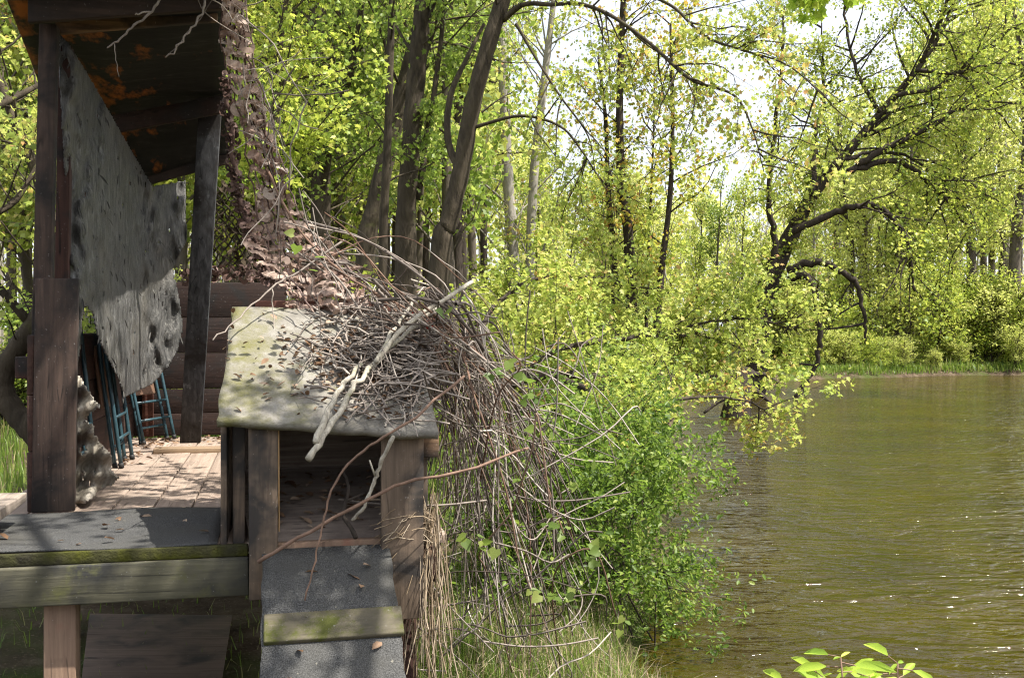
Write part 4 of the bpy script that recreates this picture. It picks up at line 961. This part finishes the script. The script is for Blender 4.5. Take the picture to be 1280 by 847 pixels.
# dark stump standing in the water, stones and roots along the far bank
st = thing('drowned_stump', P(922, 512, 27), 'dark old stump rising from the water under the maple bough', 'stump')
m = MB(); m.tube(line_px([(918, 530, 27), (922, 505, 27), (928, 480, 27.1), (935, 462, 27.2)], 5), np.linspace(.42, .22, 16), 11)
m.build('trunk', M_barkD, st, flat=False)
m = MB()
for pts in ([(915, 480, 27), (890, 470, 26.8), (870, 462, 26.7)], [(930, 478, 27), (950, 492, 26.9), (965, 505, 26.8)], [(925, 490, 27), (900, 500, 26.8), (880, 516, 26.6)], [(930, 470, 27), (955, 468, 27), (972, 478, 27)]):
    m.tube(line_px(pts, 5), np.linspace(.1, .03, 11), 7)
m.build('roots', M_barkD, st, flat=False)

# ------------------------------------------------------------------ grass
m = MB()
def blades(n, xf, yf, h, w=.006, lean=.35):
    x, y = xf(n), yf(n); ok = sdist(x, y) > .12; x, y = x[ok], y[ok]; n = len(x); z = ground_z(x, y)
    hh = h * rng.uniform(.45, 1.2, n); az = rng.uniform(0, 6.283, n); ln = np.minimum(np.abs(rng.normal(size=n)) * lean, 1.15)
    t = np.stack([np.cos(az), np.sin(az), 0 * az], -1); s = np.stack([-np.sin(az), np.cos(az), 0 * az], -1) * (w * rng.uniform(.7, 1.4, n))[:, None]
    b = np.stack([x, y, z], -1); md = b + np.array([0, 0, 1]) * (hh * .6)[:, None] + t * (hh * ln * .35)[:, None]; tp = b + np.array([0, 0, 1]) * (hh * np.cos(ln))[:, None] + t * (hh * ln)[:, None]
    V = np.stack([b - s, b + s, md + s * .7, tp, md - s * .7], 1).reshape(-1, 3); o = np.arange(n)[:, None] * 5
    m.add_np(V, np.concatenate([o + i for i in (0, 1, 2, 4)], 1)); k0 = m.n - len(V); m.loops.append((np.concatenate([o + i for i in (2, 3, 4)], 1) + k0).ravel()); m.tot.extend([3] * n)
R_ = lambda a, b: (lambda n: rng.uniform(a, b, n))
blades(2600, R_(-.75, 1.0), R_(4.2, 7.6), .3, .0022, .7)
tag(m.build('dead_grass', M_strand, None), 'straw coloured dead grass standing among the green on the near bank', 'dead grass', kind='stuff')
m = MB()
blades(9000, R_(-.9, 1.0), R_(4.4, 8), .26, .0028, .5)
blades(800, R_(-3.6, -.4), R_(4.7, 8.5), .1, .003, .8)
blades(24000, R_(-13, -3), R_(8, 24), .25, .008)
blades(9000, R_(-3, 5), R_(9, 30), .4, .012)
blades(6000, R_(14, 36), R_(50, 56), .3, .02, .6); blades(30000, R_(12, 34), R_(45.5, 53), .32, .018, .7)
blades(5000, R_(8, 40), R_(42, 60), .6, .03)
tag(m.build('grass', M_grass, None), 'green grass growing on the banks', 'grass', kind='stuff')

# ------------------------------------------------------------------ light, sky, camera
SUN_AZ, SUN_EL = math.atan2(-.25, .97), math.radians(62)
sd = Vector((math.cos(SUN_EL) * math.cos(SUN_AZ), math.cos(SUN_EL) * math.sin(SUN_AZ), math.sin(SUN_EL)))
sl_ = bpy.data.lights.new('sun', 'SUN'); sl_.energy = 5.0; sl_.angle = math.radians(.53); sl_.color = (1, .95, .86)
so = bpy.data.objects.new('sun', sl_); COL.objects.link(so); so.rotation_euler = sd.to_track_quat('Z', 'Y').to_euler()
w = bpy.data.worlds.new('World'); scene.world = w; w.use_nodes = True
nt = w.node_tree; bg = nt.nodes['Background']; sky = nt.nodes.new('ShaderNodeTexSky'); sky.sky_type = 'NISHITA'; sky.sun_disc = False
sky.sun_elevation = SUN_EL; sky.sun_rotation = math.pi / 2 - SUN_AZ; sky.dust_density = 5; sky.air_density = 1.0; sky.ozone_density = .8
tc = nt.nodes.new('ShaderNodeTexCoord'); cn = nt.nodes.new('ShaderNodeTexNoise'); cn.inputs['Scale'].default_value = 3.0; cn.inputs['Detail'].default_value = 5
nt.links.new(tc.outputs['Generated'], cn.inputs['Vector'])
cr_ = nt.nodes.new('ShaderNodeMapRange'); nt.links.new(cn.outputs['Fac'], cr_.inputs[0]); cr_.inputs[1].default_value = .3; cr_.inputs[2].default_value = .7; cr_.inputs[3].default_value = .35; cr_.inputs[4].default_value = .95
mixn = nt.nodes.new('ShaderNodeMix'); mixn.data_type = 'RGBA'; nt.links.new(cr_.outputs[0], mixn.inputs[0]); nt.links.new(sky.outputs[0], mixn.inputs[6]); mixn.inputs[7].default_value = (4.6, 4.75, 5.0, 1)   # thin veil of high cloud
nt.links.new(mixn.outputs[2], bg.inputs[0]); bg.inputs[1].default_value = .15
cam = bpy.data.cameras.new('camera'); co = bpy.data.objects.new('camera', cam); COL.objects.link(co)
co.location = (0, 0, CZ); co.rotation_euler = (math.radians(90), 0, 0)
cam.sensor_width = 36; cam.lens = 36 * F / 1280; cam.shift_y = -(423.5 - HY) / 1280; cam.clip_start = .05; cam.clip_end = 2000
scene.camera = co
vs = scene.view_settings; vs.view_transform = 'Standard'; vs.look = 'None'; vs.exposure = 1.1; vs.gamma = 1; vs.use_curve_mapping = False
scene.render.engine = 'CYCLES'; cy = scene.cycles
cy.max_bounces = 7; cy.diffuse_bounces = 5; cy.glossy_bounces = 3; cy.transmission_bounces = 4; cy.transparent_max_bounces = 4
cy.caustics_reflective = False; cy.caustics_refractive = False; cy.sample_clamp_indirect = 6
cy.use_denoising = True; cy.denoising_prefilter = 'FAST'; scene.cycles.filter_width = 1.15
